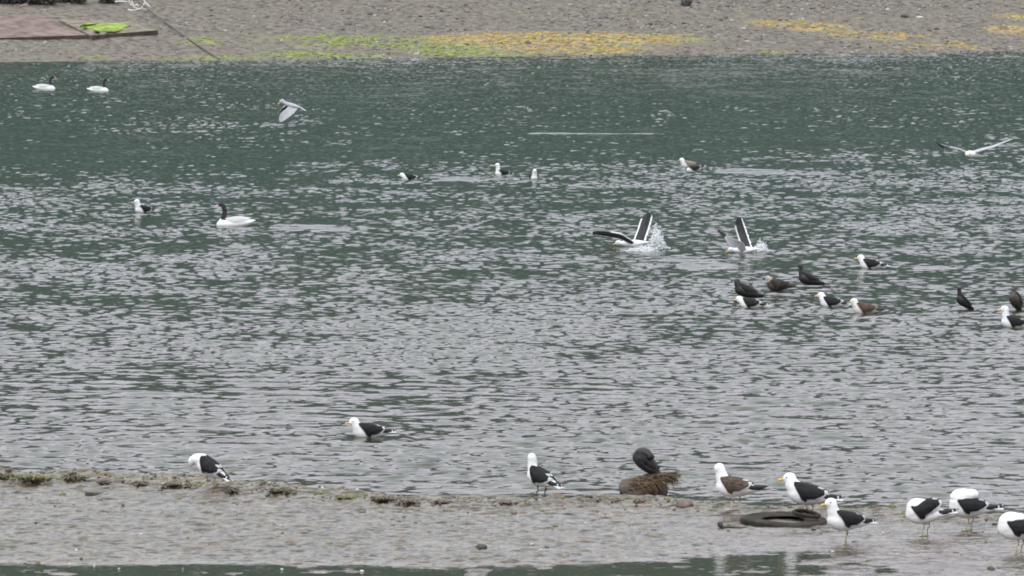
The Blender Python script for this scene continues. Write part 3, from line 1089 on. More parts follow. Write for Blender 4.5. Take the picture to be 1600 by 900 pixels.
def open_gull(label, group, loc, spine, head, look, wings, body_m=None, tail=None, bill=True):
    """gull with open wings, shaped directly in metres around loc: x right, y away, z up"""
    root = thing("gull", label, "gull", loc, 0.0, group)
    bm = bmesh.new()
    tube(bm, [s[:3] for s in spine], [s[3] for s in spine], 18, n=5)
    d = Vector(look).normalized()
    ellipsoid(bm, head, (0.064, 0.048, 0.050), d.to_track_quat('X', 'Z').to_matrix())
    link("body", fuse(bm, 0.011, 5), [body_m or M_WHITE], root)
    if bill:
        bill_mesh(root, head, d, M_BILL, L=0.06, start=0.045)
        eyes(root, head, d)
    for w in wings:
        spread_wing(root, **w)
    if tail:
        bm = bmesh.new()
        tube(bm, [t[:3] for t in tail], [t[3] for t in tail], 10, n=3)
        bm_obj("tail", bm, M_WHITE, root)
    return root


# ------------------------------------------------------------------ the birds
G_FLOAT = "gulls floating on the water"
G_SHORE = "gulls standing on the mudflat"
G_CORM = "cormorants in the shallow water"
G_SWAN = "black-necked swans on the water"
G_WING = "gulls with open wings"

swan("near black-necked swan swimming left in mid water, red knob on its bill, wake behind it", G_SWAN, at(366, 353), 180, 0.98)
swan("far swan swimming right close to the left frame edge, ahead of no other", G_SWAN, at(70, 140), 0, 1.03)
swan("far swan second from the left edge, swimming right in front of another swan", G_SWAN, at(154, 143), 2, 0.97)

gull("gull", "upright white-necked gull floating alone left of the near black-necked swan", G_FLOAT, at(224, 332), 215, 'stand', True, scale=0.98)
gull("gull", "gull floating low with head sunk, in mid water left of two white-headed gulls", G_FLOAT, at(641, 281), 178, 'low', True, scale=0.92, sink=0.185)
gull("gull", "gull low in the water showing mostly its white head and neck, facing left", G_FLOAT, at(785, 272), 205, 'tall', True, scale=0.95, sink=0.215)
gull("gull", "gull floating breast-on towards the viewer, a white cone on dark water", G_FLOAT, at(834, 280), 278, 'stand', True, look=0.2, scale=0.92, sink=0.19)
gull("gull", "pale buff-backed young gull swimming behind a head-down black-backed gull", G_FLOAT, at(1076, 261), 195, 'rest', True, plumage='buff', scale=0.98, sink=0.17)
gull("gull", "black-backed gull with its head under water in front of a pale young gull", G_FLOAT, at(1086, 266), 182, 'low', True, scale=0.88, sink=0.20, pitch=-0.32,
     neck_pts=[(0.12, 0, 0.235, 0.070), (0.165, 0, 0.225, 0.060), (0.195, 0, 0.19, 0.05), (0.21, 0, 0.15, 0.045)])
gull("gull", "gull floating left, nearest below the two splashing gulls, with white wing spots", G_FLOAT, at(1361, 419), 170, 'rest', True, scale=1.02)
gull("gull", "gull floating in front of a hunched black cormorant, overlapping it", G_FLOAT, at(1174, 480), 160, 'low', True, scale=0.95, sink=0.18)
gull("gull", "black-backed gull floating just left of the brown young gull", G_FLOAT, at(1300, 479), 166, 'rest', True, scale=0.98)
gull("gull", "brown-winged young gull floating right behind a black-backed gull", G_FLOAT, at(1352, 489), 176, 'rest', True, plumage='young', scale=1.0)
gull("gull", "tall-necked gull at the right frame edge floating in front of a brown cormorant", G_FLOAT, at(1584, 511), 182, 'tall', True, scale=1.0, pitch=0.12)
gull("gull", "gull floating alone in the smooth near water, nearest of those afloat, facing left", G_FLOAT, at(576, 682), 194, 'rest', True, scale=1.0)
gull("gull", "dark brown young gull with a pale head floating left of an upright black cormorant", G_FLOAT, at(1216, 454), 172, 'rest', True, plumage='dark', scale=0.95, sink=0.14,
     look=2.2, head_m=M_BUFF)

cormorant("hunched black cormorant with its head drawn in, half hidden behind a floating gull", G_CORM, at(1166, 468), 176, sink=0.085,
          neck=[(0.08, 0, 0.26, 0.07), (0.125, 0, 0.31, 0.055), (0.135, 0, 0.345, 0.046), (0.13, 0, 0.36, 0.044)], hide_head=True, scale=1.12)
cormorant("black cormorant with short upright neck floating right of a dark brown young gull", G_CORM, at(1264, 448), 185, sink=0.09, scale=1.05, look=-0.5,
          neck=[(0.10, 0, 0.26, 0.062), (0.135, 0, 0.34, 0.042), (0.135, 0, 0.40, 0.034), (0.140, 0, 0.425, 0.034)])
cormorant("small slim cormorant standing alone in shallow water, tail pointing right", G_CORM, at(1505, 484), 200, sink=0.05, pitch=0.35, scale=0.82, look=0.8,
          neck=[(0.09, 0, 0.27, 0.060), (0.085, 0, 0.40, 0.046), (0.085, 0, 0.455, 0.042), (0.095, 0, 0.475, 0.042)], m=M_CORM)
cormorant("brown cormorant preening at the right frame edge behind a tall-necked gull", G_CORM, at(1586, 485), 240, sink=0.05, pitch=0.45, scale=0.98, m=M_CORMB, look=1.5,
          neck=[(0.08, 0, 0.27, 0.06), (0.06, 0, 0.37, 0.045), (0.04, 0, 0.41, 0.038), (0.03, 0, 0.425, 0.036)])

# standing birds
def sp(px, py): return at_mud(px, py)

gull("gull", "hunched gull preening its breast on the weedy edge at the left of the mud", G_SHORE, sp(328, 762), 142, 'down_breast', look=0.5, nod=-1.0, pitch=0.34, hide_bill=True, scale=0.94,
     wing_kw=dict(tipup=-0.01), tail_kw=dict(dz=-0.01))
gull("gull", "gull standing beside a reddish rock with its head turned away, left of the weedy boulder", G_SHORE, sp(845, 779), 136, 'tall', look=-0.6, pitch=0.24, scale=0.98, leg_m=M_DKLEG)
gull("gull", "brown-and-black winged immature gull right of the weedy boulder, looking away", G_SHORE, sp(1148, 797), 160, 'stand', look=-1.9, plumage='second', scale=1.06, hide_bill=False,
     leg_m=M_PALEBILL)
gull("gull", "yellow-billed gull standing behind the tyre, overlapped by a nearer gull", G_SHORE, sp(1262, 811), 168, 'rest', pitch=0.10, scale=1.12,
     neck_pts=[(0.11, 0, 0.27, 0.080), (0.145, 0, 0.315, 0.070), (0.158, 0, 0.35, 0.06), (0.165, 0, 0.372, 0.056)])
gull("gull", "gull standing in front of the tyre's right end, facing left on two thin legs", G_SHORE, sp(1321, 850), 203, 'stand', pitch=0.06, scale=1.02)
gull("gull", "gull preening with its head buried behind a raised black wing, left of another preener", G_SHORE, sp(1445, 838), 172, 'over_back', pitch=-0.10, hide_bill=True, scale=1.0,
     look=3.0, wing_kw=dict(open_=0.020, lift=0.065))
pre = gull("gull", "preening gull with its head laid back over a raised grey far wing", G_SHORE, sp(1514, 829), 176, 'over_back', hide_bill=True, scale=1.05, look=3.0,
           neck_pts=[(0.09, 0, 0.26, 0.092), (0.115, 0.0, 0.315, 0.084), (0.065, 0.0, 0.345, 0.074), (-0.035, 0.0, 0.35, 0.056)])
spread_wing(pre, lead=[(-0.03, -0.06, 0.36), (-0.12, -0.10, 0.385), (-0.20, -0.11, 0.375), (-0.235, -0.11, 0.36)],
            chord=[(-0.01, 0, -0.09), (-0.01, 0, -0.09), (-0.01, 0, -0.06), (0, 0, -0.02)], m_top=M_GREY, m_bot=M_GREY, m_edge=M_WHITE)
gull("gull", "preening gull cut off by the right frame edge on the near mud", G_SHORE, sp(1592, 866), 178, 'over_back', hide_bill=True, scale=1.08, look=3.0)

# gulls splashing and flying
o = at(985, 385)
open_gull("gull landing in a splash with one dark wing stretched left and one raised", G_WING, o,
          [(0.40, 0, 0.08, (0.010, 0.008)), (0.28, 0, 0.075, (0.05, 0.03)), (0.10, 0, 0.055, (0.085, 0.075)), (-0.05, 0, 0.05, (0.075, 0.07)), (-0.17, 0, 0.06, (0.045, 0.045)), (-0.23, 0, 0.065, (0.04, 0.04))],
          (-0.235, 0, 0.07), (-1, -0.1, -0.15),
          [dict(lead=[(0.05, 0.05, 0.09), (0.14, 0.18, 0.32), (0.21, 0.25, 0.52), (0.33, 0.26, 0.645), (0.37, 0.26, 0.66)],
                chord=[(0.24, -0.02, 0.02), (0.23, 0, 0.02), (0.21, 0, 0.0), (0.09, 0, -0.06), (0.03, 0, -0.05)], m_top=M_BLACK, m_bot=M_GREY, m_edge=M_WHITE),
           dict(lead=[(0.06, -0.06, 0.10), (-0.08, -0.16, 0.20), (-0.22, -0.26, 0.275), (-0.55, -0.34, 0.325), (-0.70, -0.36, 0.315), (-0.76, -0.36, 0.285)],
                chord=[(0.06, 0.05, -0.10), (0.02, 0.05, -0.13), (-0.01, 0.05, -0.12), (0.0, 0.05, -0.11), (0.02, 0.03, -0.07), (0.01, 0.01, -0.02)], m_top=M_BLACK, m_bot=M_GREY, m_edge=M_WHITE)],
          tail=[(0.30, 0, 0.075, (0.035, 0.014)), (0.42, 0, 0.085, (0.055, 0.006))])
o2 = at(1158, 395)
open_gull("splashing gull with one dark wing upright and a pale underwing curled forward", G_WING, o2,
          [(0.34, 0, 0.07, (0.010, 0.008)), (0.24, 0, 0.065, (0.05, 0.035)), (0.10, 0, 0.05, (0.085, 0.07)), (-0.04, 0, 0.04, (0.075, 0.065)), (-0.14, 0, 0.045, (0.05, 0.045)), (-0.19, 0, 0.05, (0.042, 0.042))],
          (-0.20, -0.02, 0.055), (-1, -0.2, -0.3),
          [dict(lead=[(0.02, 0.06, 0.07), (-0.06, 0.2, 0.30), (-0.11, 0.25, 0.50), (-0.075, 0.25, 0.65), (-0.04, 0.25, 0.685)],
                chord=[(0.20, 0, 0.0), (0.20, 0, 0.02), (0.19, 0, 0.0), (0.10, 0, -0.02), (0.03, 0, -0.02)], m_top=M_BLACK, m_bot=M_GREY, m_edge=M_WHITE),
           dict(lead=[(0.10, -0.07, 0.06), (0.03, -0.17, 0.20), (-0.12, -0.25, 0.275), (-0.28, -0.28, 0.36), (-0.40, -0.28, 0.43), (-0.44, -0.28, 0.45)],
                chord=[(-0.10, -0.02, -0.04), (-0.13, -0.02, -0.09), (-0.12, -0.02, -0.11), (-0.05, -0.02, -0.06), (-0.05, 0, -0.02), (-0.01, 0, -0.01)], m_top=M_BLACK, m_bot=M_GREY, m_edge=M_WHITE,
                tip_black=0.38, top=(0, 1, 0.1))],
          tail=[(0.26, 0, 0.065, (0.035, 0.014)), (0.37, 0, 0.08, (0.05, 0.006))])


def in_air(px, py, dist):
    d0 = at(px, py)
    v = d0 - Vector((0, 0, CAM_H))
    return Vector((0, 0, CAM_H)) + v * (dist / v.y)


o3 = in_air(1520, 241, 98)
open_gull("white gull gliding head-on with wings in a shallow V above the water at right", G_WING, o3,
          [(0.17, 0.16, -0.045, (0.012, 0.008)), (0.10, 0.1, -0.03, (0.05, 0.03)), (0.02, 0.03, -0.005, (0.07, 0.055)), (-0.05, -0.04, 0.0, (0.075, 0.065)), (-0.09, -0.12, 0.005, (0.05, 0.05)), (-0.10, -0.16, 0.01, (0.04, 0.04))],
          (-0.10, -0.18, 0.01), (-0.3, -1, -0.05),
          [dict(lead=[(-0.09, -0.04, 0.02), (-0.24, -0.07, 0.085), (-0.40, -0.06, 0.125), (-0.55, 0.02, 0.175), (-0.66, 0.08, 0.235)],
                chord=[(0.03, 0.20, 0.0), (0.02, 0.19, -0.005), (0.0, 0.16, -0.015), (0.06, 0.12, -0.08), (0.06, 0.04, -0.06)], m_top=M_BLACK, m_bot=M_LILAC, m_edge=M_LILAC, tip_black=0.30, th=0.016, top=(0, 0, 1)),
           dict(lead=[(0.02, -0.04, 0.02), (0.18, -0.07, 0.075), (0.36, -0.06, 0.125), (0.54, 0.02, 0.20), (0.68, 0.1, 0.25)],
                chord=[(0.0, 0.20, 0.0), (0.0, 0.19, 0.0), (0.0, 0.16, 0.0), (-0.01, 0.10, -0.01), (0, 0.03, 0.0)], m_top=M_GREY, m_bot=M_LILAC, m_edge=M_LILAC, th=0.016, top=(0, 0, 1))],
          tail=[(0.12, 0.12, -0.035, (0.03, 0.014)), (0.20, 0.2, -0.055, (0.055, 0.006))])
o4 = in_air(453, 168, 128)
open_gull("gull flying left over far water with its wings beating down, grey underwing showing", G_WING, o4,
          [(0.32, 0, -0.05, (0.012, 0.008)), (0.22, 0, 0.0, (0.045, 0.026)), (0.10, 0, 0.03, (0.065, 0.05)), (-0.02, 0, 0.06, (0.065, 0.055)), (-0.11, 0, 0.10, (0.045, 0.045)), (-0.17, 0, 0.13, (0.04, 0.04))],
          (-0.18, 0, 0.135), (-0.9, -0.1, -0.45), body_m=M_LILAC, wings=
          [dict(lead=[(-0.02, -0.04, 0.03), (-0.10, -0.14, -0.04), (-0.20, -0.22, -0.14), (-0.235, -0.24, -0.25), (-0.22, -0.24, -0.31)],
                chord=[(0.22, 0.02, -0.02), (0.19, 0.02, -0.08), (0.15, 0.02, -0.09), (0.08, 0.0, -0.05), (0.02, 0, -0.01)], m_top=M_GREY, m_bot=M_GREY, m_edge=M_WHITE, top=(0, 1, 0.2)),
           dict(lead=[(-0.03, 0.05, 0.05), (-0.12, 0.18, 0.04), (-0.22, 0.26, -0.06), (-0.30, 0.28, -0.13)],
                chord=[(0.20, 0, 0.02), (0.19, 0, 0.04), (0.12, 0, 0.02), (0.02, 0, 0.01)], m_top=M_BLACK, m_bot=M_GREY, m_edge=M_WHITE)],
          tail=[(0.24, 0, -0.01, (0.03, 0.014)), (0.36, 0, -0.075, (0.05, 0.006))])

# splashes
m_foam = mat("spray", (0.72, 0.75, 0.78), 0.4, (0.80, 0.82, 0.84), 30)


def spray(px, py, n_, w, h, name="splash"):
    base = at(px, py)
    q = rng.random(n_)
    pts = np.stack([rng.normal(0, w * 0.45, n_), rng.normal(0, 0.12, n_), np.abs(rng.normal(0, 1, n_)) * h * 0.45], 1)
    pts[:, 0] += pts[:, 2] * 0.2
    pts[:, 2] *= np.exp(-(pts[:, 0] / w) ** 2)
    o_ = scatter(name, pts + np.array(base), 0.004 + 0.015 * rng.random(n_) ** 4, [m_foam], np.zeros(n_, int), 1.0)
    return o_


spray(1023, 389, 2400, 0.16, 0.44)
spray(1002, 393, 900, 0.30, 0.12)
spray(1188, 393, 900, 0.14, 0.22)

# ------------------------------------------------------------------ rocks
def rock_mesh(name, size, seed, mats, parent=None, flat_bottom=True, sub=4, rough=0.35):
    bm = bmesh.new()
    bmesh.ops.create_icosphere(bm, subdivisions=sub, radius=1)
    r_ = random.Random(seed)
    planes = [(Vector((r_.gauss(0, 1), r_.gauss(0, 1), r_.gauss(0.2, 1))).normalized(), r_.uniform(0.62, 0.92)) for _ in range(11)]
    for v in bm.verts:
        c = v.co.copy()
        for nrm, dd in planes:
            e = c.dot(nrm) - dd
            if e > 0: c -= nrm * e * 0.85
        nn = float(fbm(c.x * 2.1 + c.z * 1.3 + seed, c.y * 2.1 - c.z * 0.9, seed, 4)) - 0.5
        c *= 1 + rough * nn
        v.co = Vector((c.x * size[0], c.y * size[1], c.z * size[2]))
    return bm_obj(name, bm, mats, parent)


m_rk_red = mat("reddish_rock", (0.16, 0.085, 0.06), 0.7, (0.30, 0.18, 0.135), 9, bump=0.01)
m_rk_brown = mat("brown_rock", (0.085, 0.062, 0.05), 0.7, (0.20, 0.155, 0.13), 9, bump=0.012)
m_rk_weed = mat("weedy_rock", (0.025, 0.018, 0.012), 0.7, (0.085, 0.055, 0.032), 12, bump=0.015)
m_rk_dark = mat("dark_rock", (0.030, 0.028, 0.027), 0.7, (0.075, 0.07, 0.065), 9, bump=0.01)
m_kelp = mat("brown_weed", (0.07, 0.042, 0.018), 0.55, (0.22, 0.135, 0.06), 9)

p = sp(1008, 777)
boulder = thing("boulder", "dark boulder covered in brown trailing weed at the water's edge, a cormorant on it", "boulder", p)
rk = rock_mesh("rock", (0.33, 0.26, 0.20), 5, m_rk_weed, boulder)
rk.location = (-0.02, 0.10, 0.055)
rk.rotation_euler = (0, -0.18, 0.2)
bm = bmesh.new()
r_ = random.Random(4)
for k in range(420):                                            # trailing weed combed to the right
    a = r_.uniform(-2.6, 0.6)
    x0 = r_.uniform(-0.20, 0.27)
    y0 = 0.10 - math.sqrt(max(0, 1 - (x0 / 0.36) ** 2)) * 0.24 * r_.uniform(0.1, 1.0)
    z0 = 0.055 + 0.19 * math.sqrt(max(0.02, 1 - (x0 / 0.36) ** 2 - ((y0 - 0.10) / 0.27) ** 2)) + x0 * 0.2
    Lk = r_.uniform(0.10, 0.20)
    dz_ = r_.uniform(-0.8, 0.15) * Lk
    if x0 < 0.0 and r_.random() < 0.55: continue
    dx_ = Lk * r_.uniform(0.5, 0.95)
    pts = [(x0, y0, z0), (x0 + dx_ * 0.5, y0 - 0.02, z0 + 0.02 + dz_ * 0.3), (x0 + dx_, y0 - 0.03 - r_.random() * 0.03, max(0.0, z0 + dz_))]
    tube(bm, pts, [(0.006, 0.004), (0.005, 0.003), (0.0015, 0.001)], 5, n=3, cap=False, mi=1 if r_.random() < 0.45 else 0)
for k in range(200):                                            # tuft lifting off the crest
    x0 = r_.uniform(0.08, 0.27)
    y0 = r_.uniform(-0.02, 0.2)
    z0 = 0.20 + x0 * 0.16 - abs(y0 - 0.1) * 0.3
    Lk = r_.uniform(0.08, 0.17)
    up_ = r_.uniform(-0.3, 0.35)
    tube(bm, [(x0, y0, z0 - 0.03), (x0 + Lk * 0.6, y0, z0 + up_ * Lk * 0.8), (x0 + Lk, y0 + r_.uniform(-0.03, 0.03), z0 + up_ * Lk)], [(0.005, 0.004), (0.004, 0.003), (0.001, 0.001)], 5, n=3, cap=False, mi=1 if r_.random() < 0.3 else 0)
bm_obj("weed_fringe", bm, [m_kelp, m_rk_weed], boulder)

cormorant("black cormorant preening with folded-back head on the weedy boulder", "cormorants on the shore", p + Vector((0.0, 0.08, 0.175)), 166, float_=False, pitch=0.42, scale=0.97,
          neck=[(0.07, 0, 0.265, 0.088), (0.045, 0.01, 0.315, 0.070), (-0.02, 0.04, 0.325, 0.055), (-0.09, 0.07, 0.275, 0.042)], hide_head=True, look=3.0, tail_dz=-0.02, tail_L=0.26, flat_tail=True)

def single_rock(name, label, cat, loc, size, seed, m, group=None, sub=3, rz=0.0):
    o_ = rock_mesh(name, size, seed, m, None, sub=sub)
    o_.location = loc
    o_.rotation_euler = (0, 0, rz)
    return tag(o_, label, cat, group)


single_rock("rock", "reddish rock at the feet of the gull with its head turned away", "rock", sp(868, 781) + Vector((0, 0, 0.02)), (0.10, 0.07, 0.055), 21, m_rk_red)
single_rock("rock", "brown rounded rock on the mud right of the weedy boulder", "rock", sp(1070, 793) + Vector((0, 0, 0.03)), (0.105, 0.09, 0.065), 33, m_rk_brown)
single_rock("stone", "small dark stone sitting alone on the near wet mud below mid picture", "stone", sp(752, 858) + Vector((0, 0, 0.015)), (0.062, 0.055, 0.045), 41, m_rk_dark)
bd = at_beach(1073, 9)
single_rock("boulder", "large dark block of stone at the very top of the far beach", "boulder", bd + Vector((0, 0, 0.18)), (0.32, 0.30, 0.30), 55, m_rk_dark)
single_rock("stone", "dark oblong stone on the right of the far beach next to a white scrap", "stone", at_beach(1414, 27) + Vector((0, 0, 0.05)), (0.20, 0.12, 0.11), 57, m_rk_dark)
o_ = rock_mesh("plastic_scrap", (0.22, 0.10, 0.05), 61, mat("white_scrap", (0.66, 0.66, 0.66), 0.6, (0.76, 0.76, 0.76), 10), None, sub=3)
o_.location = at_beach(1436, 28) + Vector((0, 0, 0.03))
tag(o_, "white scrap of litter lying on the far beach beside a dark stone", "litter")
spots = [(837, 5, .14), (875, 13, .10), (957, 30, .16), (967, 20, .14), (1016, 38, .20), (937, 40, .18), (918, 52, .16), (1126, 32, .22), (1068, 37, .18), (1005, 27, .12), (1040, 17, .12),
         (579, 23, .22), (657, 26, .18), (714, 30, .18), (690, 18, .2), (726, 47, .16), (536, 47, .2), (1280, 9, .18), (1323, 4, .14), (1219, 32, .2), (1382, 22, .18), (1437, 17, .14),
         (1571, 10, .2), (1478, 11, .2), (1174, 53, .16), (1190, 62, .14), (1478, 69, .13), (835, 61, .18), (919, 49, .14), (730, 70, .18), (470, 14, .15), (418, 27, .16), (1240, 3, .16), (535, 17, .16)]
for i, (a, b_, s) in enumerate(spots):
    single_rock("beach_stone", "fist to head sized dark stone lying loose on the far shingle beach", "stone", at_beach(a, b_) + Vector((0, 0, s * 0.1)), (s * 0.62, s * 0.5, s * 0.36), 100 + i % 7, m_rk_dark,
                "dark stones on the far beach", 2, random.uniform(0, 6))

# ------------------------------------------------------------------ tyre half sunk in the mud
p = sp(1226, 823)
m_rub = mat("muddy_rubber", (0.010, 0.009, 0.008), 0.85, (0.050, 0.043, 0.033), 6, bump=0.012, detail=7, spec=0.15)
tyre = thing("tyre", "old black tyre lying flat and half sunk in the wet mud", "tyre", p + Vector((0.0, 0.40, -0.058)))
tyre.rotation_euler = (R(3.0), R(1.2), 0)
bm = bmesh.new()
prof = [(0.215, 0.092), (0.24, 0.102), (0.35, 0.108), (0.425, 0.110), (0.446, 0.104), (0.456, 0.088), (0.459, 0.04), (0.455, -0.03), (0.43, -0.05), (0.42, -0.03), (0.435, 0.03), (0.425, 0.085), (0.38, 0.094), (0.25, 0.086)]
NS = 96
rings = []
for k in range(NS):
    a = 2 * math.pi * k / NS
    sag = 1 + 0.012 * math.sin(3 * a + 1)
    tread = 0.006 if k % 3 == 0 else 0
    rings.append([bm.verts.new((math.cos(a) * (r0 * sag - (tread if r0 > 0.446 else 0)), math.sin(a) * (r0 * sag - (tread if r0 > 0.446 else 0)), z0 + 0.006 * math.sin(2 * a))) for r0, z0 in prof])
for k in range(NS):
    for j in range(len(prof)):
        bm.faces.new((rings[k][j], rings[(k + 1) % NS][j], rings[(k + 1) % NS][(j + 1) % len(prof)], rings[k][(j + 1) % len(prof)]))
bm_obj("tread", bm, m_rub, tyre)
bm = bmesh.new()
tube(bm, [(0.25 + 0.14 * math.cos(a), 0.02 + 0.16 * math.sin(a), 0.125 + 0.045 * math.sin(a * 0.5)) for a in np.linspace(0.3, 2 * math.pi - 0.6, 14)], [(0.018, 0.02)] * 14, 8, n=3)
bm_obj("bead_hoop", bm, m_rub, tyre)
bm = bmesh.new()
bmesh.ops.create_circle(bm, cap_ends=True, segments=40, radius=0.42, matrix=Matrix.Translation((0, 0, 0.062)))
bm_obj("mud_filling", bm, mat("tyre_mud", (0.05, 0.045, 0.035), 0.3, (0.12, 0.105, 0.085), 12, bump=0.01), tyre)

bm = bmesh.new()
a0 = sp(1124, 826)
tube(bm, [(0, 0, 0.07), (0.012, 0, 0.035), (0.03, 0, 0.02), (0.13, 0.0, 0.018), (0.28, 0.02, 0.012)], [(0.02, 0.022), (0.026, 0.03), (0.016, 0.016), (0.009, 0.009), (0.006, 0.006)], 8, n=4)
tw = bm_obj("twig", bm, m_rk_dark)
tw.location = a0
tag(tw, "dark knobbed twig lying on the mud just left of the tyre", "twig")
bm = bmesh.new()
for q in ((-0.115, 0.0), ):
    bmesh.ops.create_cube(bm, size=1, matrix=Matrix.Diagonal((0.225, 0.05, 0.035, 1)))
bmesh.ops.bevel(bm, geom=bm.edges[:], offset=0.006, segments=2, affect='EDGES')
bmesh.ops.subdivide_edges(bm, edges=bm.edges[:], cuts=2)
for v in bm.verts:
    v.co += Vector((random.uniform(-1, 1), random.uniform(-1, 1), random.uniform(-1, 1))) * 0.003
st = bm_obj("plank", bm, m_rk_dark, shade=False)
st.location = sp(149, 774) + Vector((0, 0, 0.012))
st.rotation_euler = (0.05, 0.04, -0.12)
tag(st, "short dark piece of plank lying on the mud at the left", "plank")

# shells
m_shell = mat("shell", (0.45, 0.43, 0.38), 0.5, (0.62, 0.59, 0.53), 40)
bm = bmesh.new()
bmesh.ops.create_uvsphere(bm, u_segments=14, v_segments=8, radius=1)
for v in bm.verts:
    a = math.atan2(v.co.y, v.co.x)
    k = 1 + 0.05 * math.cos(a * 12)
    v.co = Vector((v.co.x * 0.022 * k * (1 + 0.25 * v.co.x), v.co.y * 0.017 * k, max(v.co.z, -0.3) * 0.009))
shell0 = bm_obj("shell", bm, m_shell)
shell_spots = [(933, 809), (915, 818), (845, 860), (683, 881), (147, 888), (186, 892), (286, 891), (108, 882), (1301, 863), (1380, 834), (1022, 793), (86, 790), (220, 835), (565, 893), (440, 893), (119, 860), (40, 880)]
for i, (a, b_) in enumerate(shell_spots):
    s = shell0 if i == 0 else shell0.copy()
    if i: C.objects.link(s)
    q = at_mud(a, b_)
    s.location = (q.x, q.y, max(q.z, 0.0) + 0.006)
    s.rotation_euler = (0.2, 0.1, random.uniform(0, 6))
    s.scale = (random.uniform(0.55, 1.05),) * 3
    tag(s, "small whitish shell on the wet mud or in the shallow puddle water", "shell", "white shells on the mud")

# washed-up weed clumps along the edge
m_wd = [mat("dark_seaweed", (0.030, 0.026, 0.013), 0.5, (0.085, 0.065, 0.03), 18), mat("green_seaweed", (0.07, 0.07, 0.02), 0.55, (0.16, 0.15, 0.05), 18), mat("rusty_seaweed", (0.055, 0.036, 0.022), 0.55, (0.12, 0.08, 0.05), 18)]


def weed_clump(px, py, w, h, mi, label, seed):
    r_ = random.Random(seed)
    bm = bmesh.new()
    for k in range(int(60 + 160 * w)):
        x0 = r_.gauss(0, 0.42) * w
        y0 = r_.gauss(0, 0.06)
        hh_ = 0.75 * h * max(0.1, 1 - (x0 / w) ** 2) * r_.uniform(0.3, 1.0)
        a = r_.uniform(0, 6.283)
        Lk = r_.uniform(0.03, 0.09)
        tube(bm, [(x0, y0, -0.01), (x0 + Lk * 0.4 * math.cos(a), y0 + Lk * 0.4 * math.sin(a), hh_), (x0 + Lk * math.cos(a), y0 + Lk * math.sin(a), hh_ * r_.uniform(0.2, 0.8))],
             [(0.012, 0.006), (0.014, 0.006), (0.004, 0.003)], 5, n=3)
    o_ = bm_obj("seaweed_clump", bm, m_wd[mi])
    o_.location = sp(px, py)
    return tag(o_, label, "seaweed", "seaweed clumps along the mud's edge")


weed_clump(8, 747, 0.16, 0.07, 0, "dark seaweed clump in the left corner of the mud's edge", 1)
weed_clump(52, 748, 0.26, 0.055, 1, "long yellow-green seaweed clump along the mud's edge at left", 2)
weed_clump(118, 749, 0.17, 0.065, 0, "thick dark brown seaweed clump right of the yellow-green weed", 3)
for i, (a, b_, w, h, mi) in enumerate([(163, 754, .06, .04, 0), (218, 757, .07, .05, 2), (270, 757, .12, .03, 2), (305, 759, .10, .04, 1), (362, 768, .07, .05, 0), (395, 765, .14, .035, 1), (432, 768, .06, .05, 0), (452, 769, .06, .05, 0),
                                       (500, 772, .14, .035, 1), (548, 778, .12, .035, 1), (600, 780, .13, .035, 2), (640, 784, .10, .03, 2), (690, 784, .08, .02, 2), (790, 785, .08, .02, 2), (960, 783, .08, .03, 2), (1000, 784, .07, .03, 2)]):
    weed_clump(a, b_, w, h, mi, "small clump of washed-up seaweed on the mud's upper edge", 20 + i)

# ------------------------------------------------------------------ far beach: slabs, rope, branch, shrubs
def slab(name, label, pts, thick, m, lift=0.12, algae_pts=None, edge=(0, 1)):
    P = [at_beach(*q) + Vector((0, 0, lift)) for q in pts]
    o_ = thing(name, label, "slab", sum(P, Vector()) / len(P))
    c0 = o_.location.copy()
    bm = bmesh.new()
    top = [bm.verts.new(q - c0) for q in P]
    f = bm.faces.new(top)
    r = bmesh.ops.extrude_face_region(bm, geom=[f])
    for v in [e for e in r['geom'] if isinstance(e, bmesh.types.BMVert)]:
        v.co.z -= thick
    bmesh.ops.bevel(bm, geom=bm.edges[:], offset=0.02, segments=1, affect='EDGES')
    bm_obj("plate", bm, m, o_, False)
    i0, i1 = edge                                     # dark steel edging along the front
    a_, e_ = P[i0] - c0, P[i1] - c0
    bm = bmesh.new()
    dirv = (e_ - a_).normalized()
    nrm = Vector((dirv.y, -dirv.x, 0)).normalized()
    if nrm.y > 0: nrm = -nrm
    q = [a_ + nrm * 0.02, e_ + nrm * 0.02, e_ + nrm * 0.10, a_ + nrm * 0.10]
    vt = [bm.verts.new(v + Vector((0, 0, 0.015))) for v in q]
    vb = [bm.verts.new(v - Vector((0, 0, thick + 0.03))) for v in q]
    bm.faces.new(vt)
    bm.faces.new(vb[::-1])
    for k in range(4):
        bm.faces.new((vt[k], vb[k], vb[(k + 1) % 4], vt[(k + 1) % 4]))
    bm_obj("edge_beam", bm, m_edge_steel, o_, False)
    if algae_pts:
        bm = bmesh.new()
        r_ = random.Random(3)
        Pa = [at_beach(*q) + Vector((0, 0, lift + 0.03)) - c0 for q in algae_pts]
        rr = []
        for k in range(len(Pa)):
            a, b2 = Pa[k], Pa[(k + 1) % len(Pa)]
            for t in np.linspace(0, 1, 8)[:-1]:
                rr.append(a.lerp(b2, t) + Vector((r_.uniform(-.22, .22), r_.uniform(-.55, .55), 0)))
        vs2 = [bm.verts.new(q) for q in rr]
        f = bm.faces.new(vs2)
        r = bmesh.ops.extrude_face_region(bm, geom=[f])
        for v in [e for e in r['geom'] if isinstance(e, bmesh.types.BMVert)]:
            v.co.z -= 0.06
        bm_obj("algae_mat", bm, mat("bright_algae", (0.10, 0.11, 0.03), 0.8, (0.26, 0.36, 0.045), 2.2, bump=0.05, detail=10, lo=0.3, hi=0.6), o_, False)
    return o_


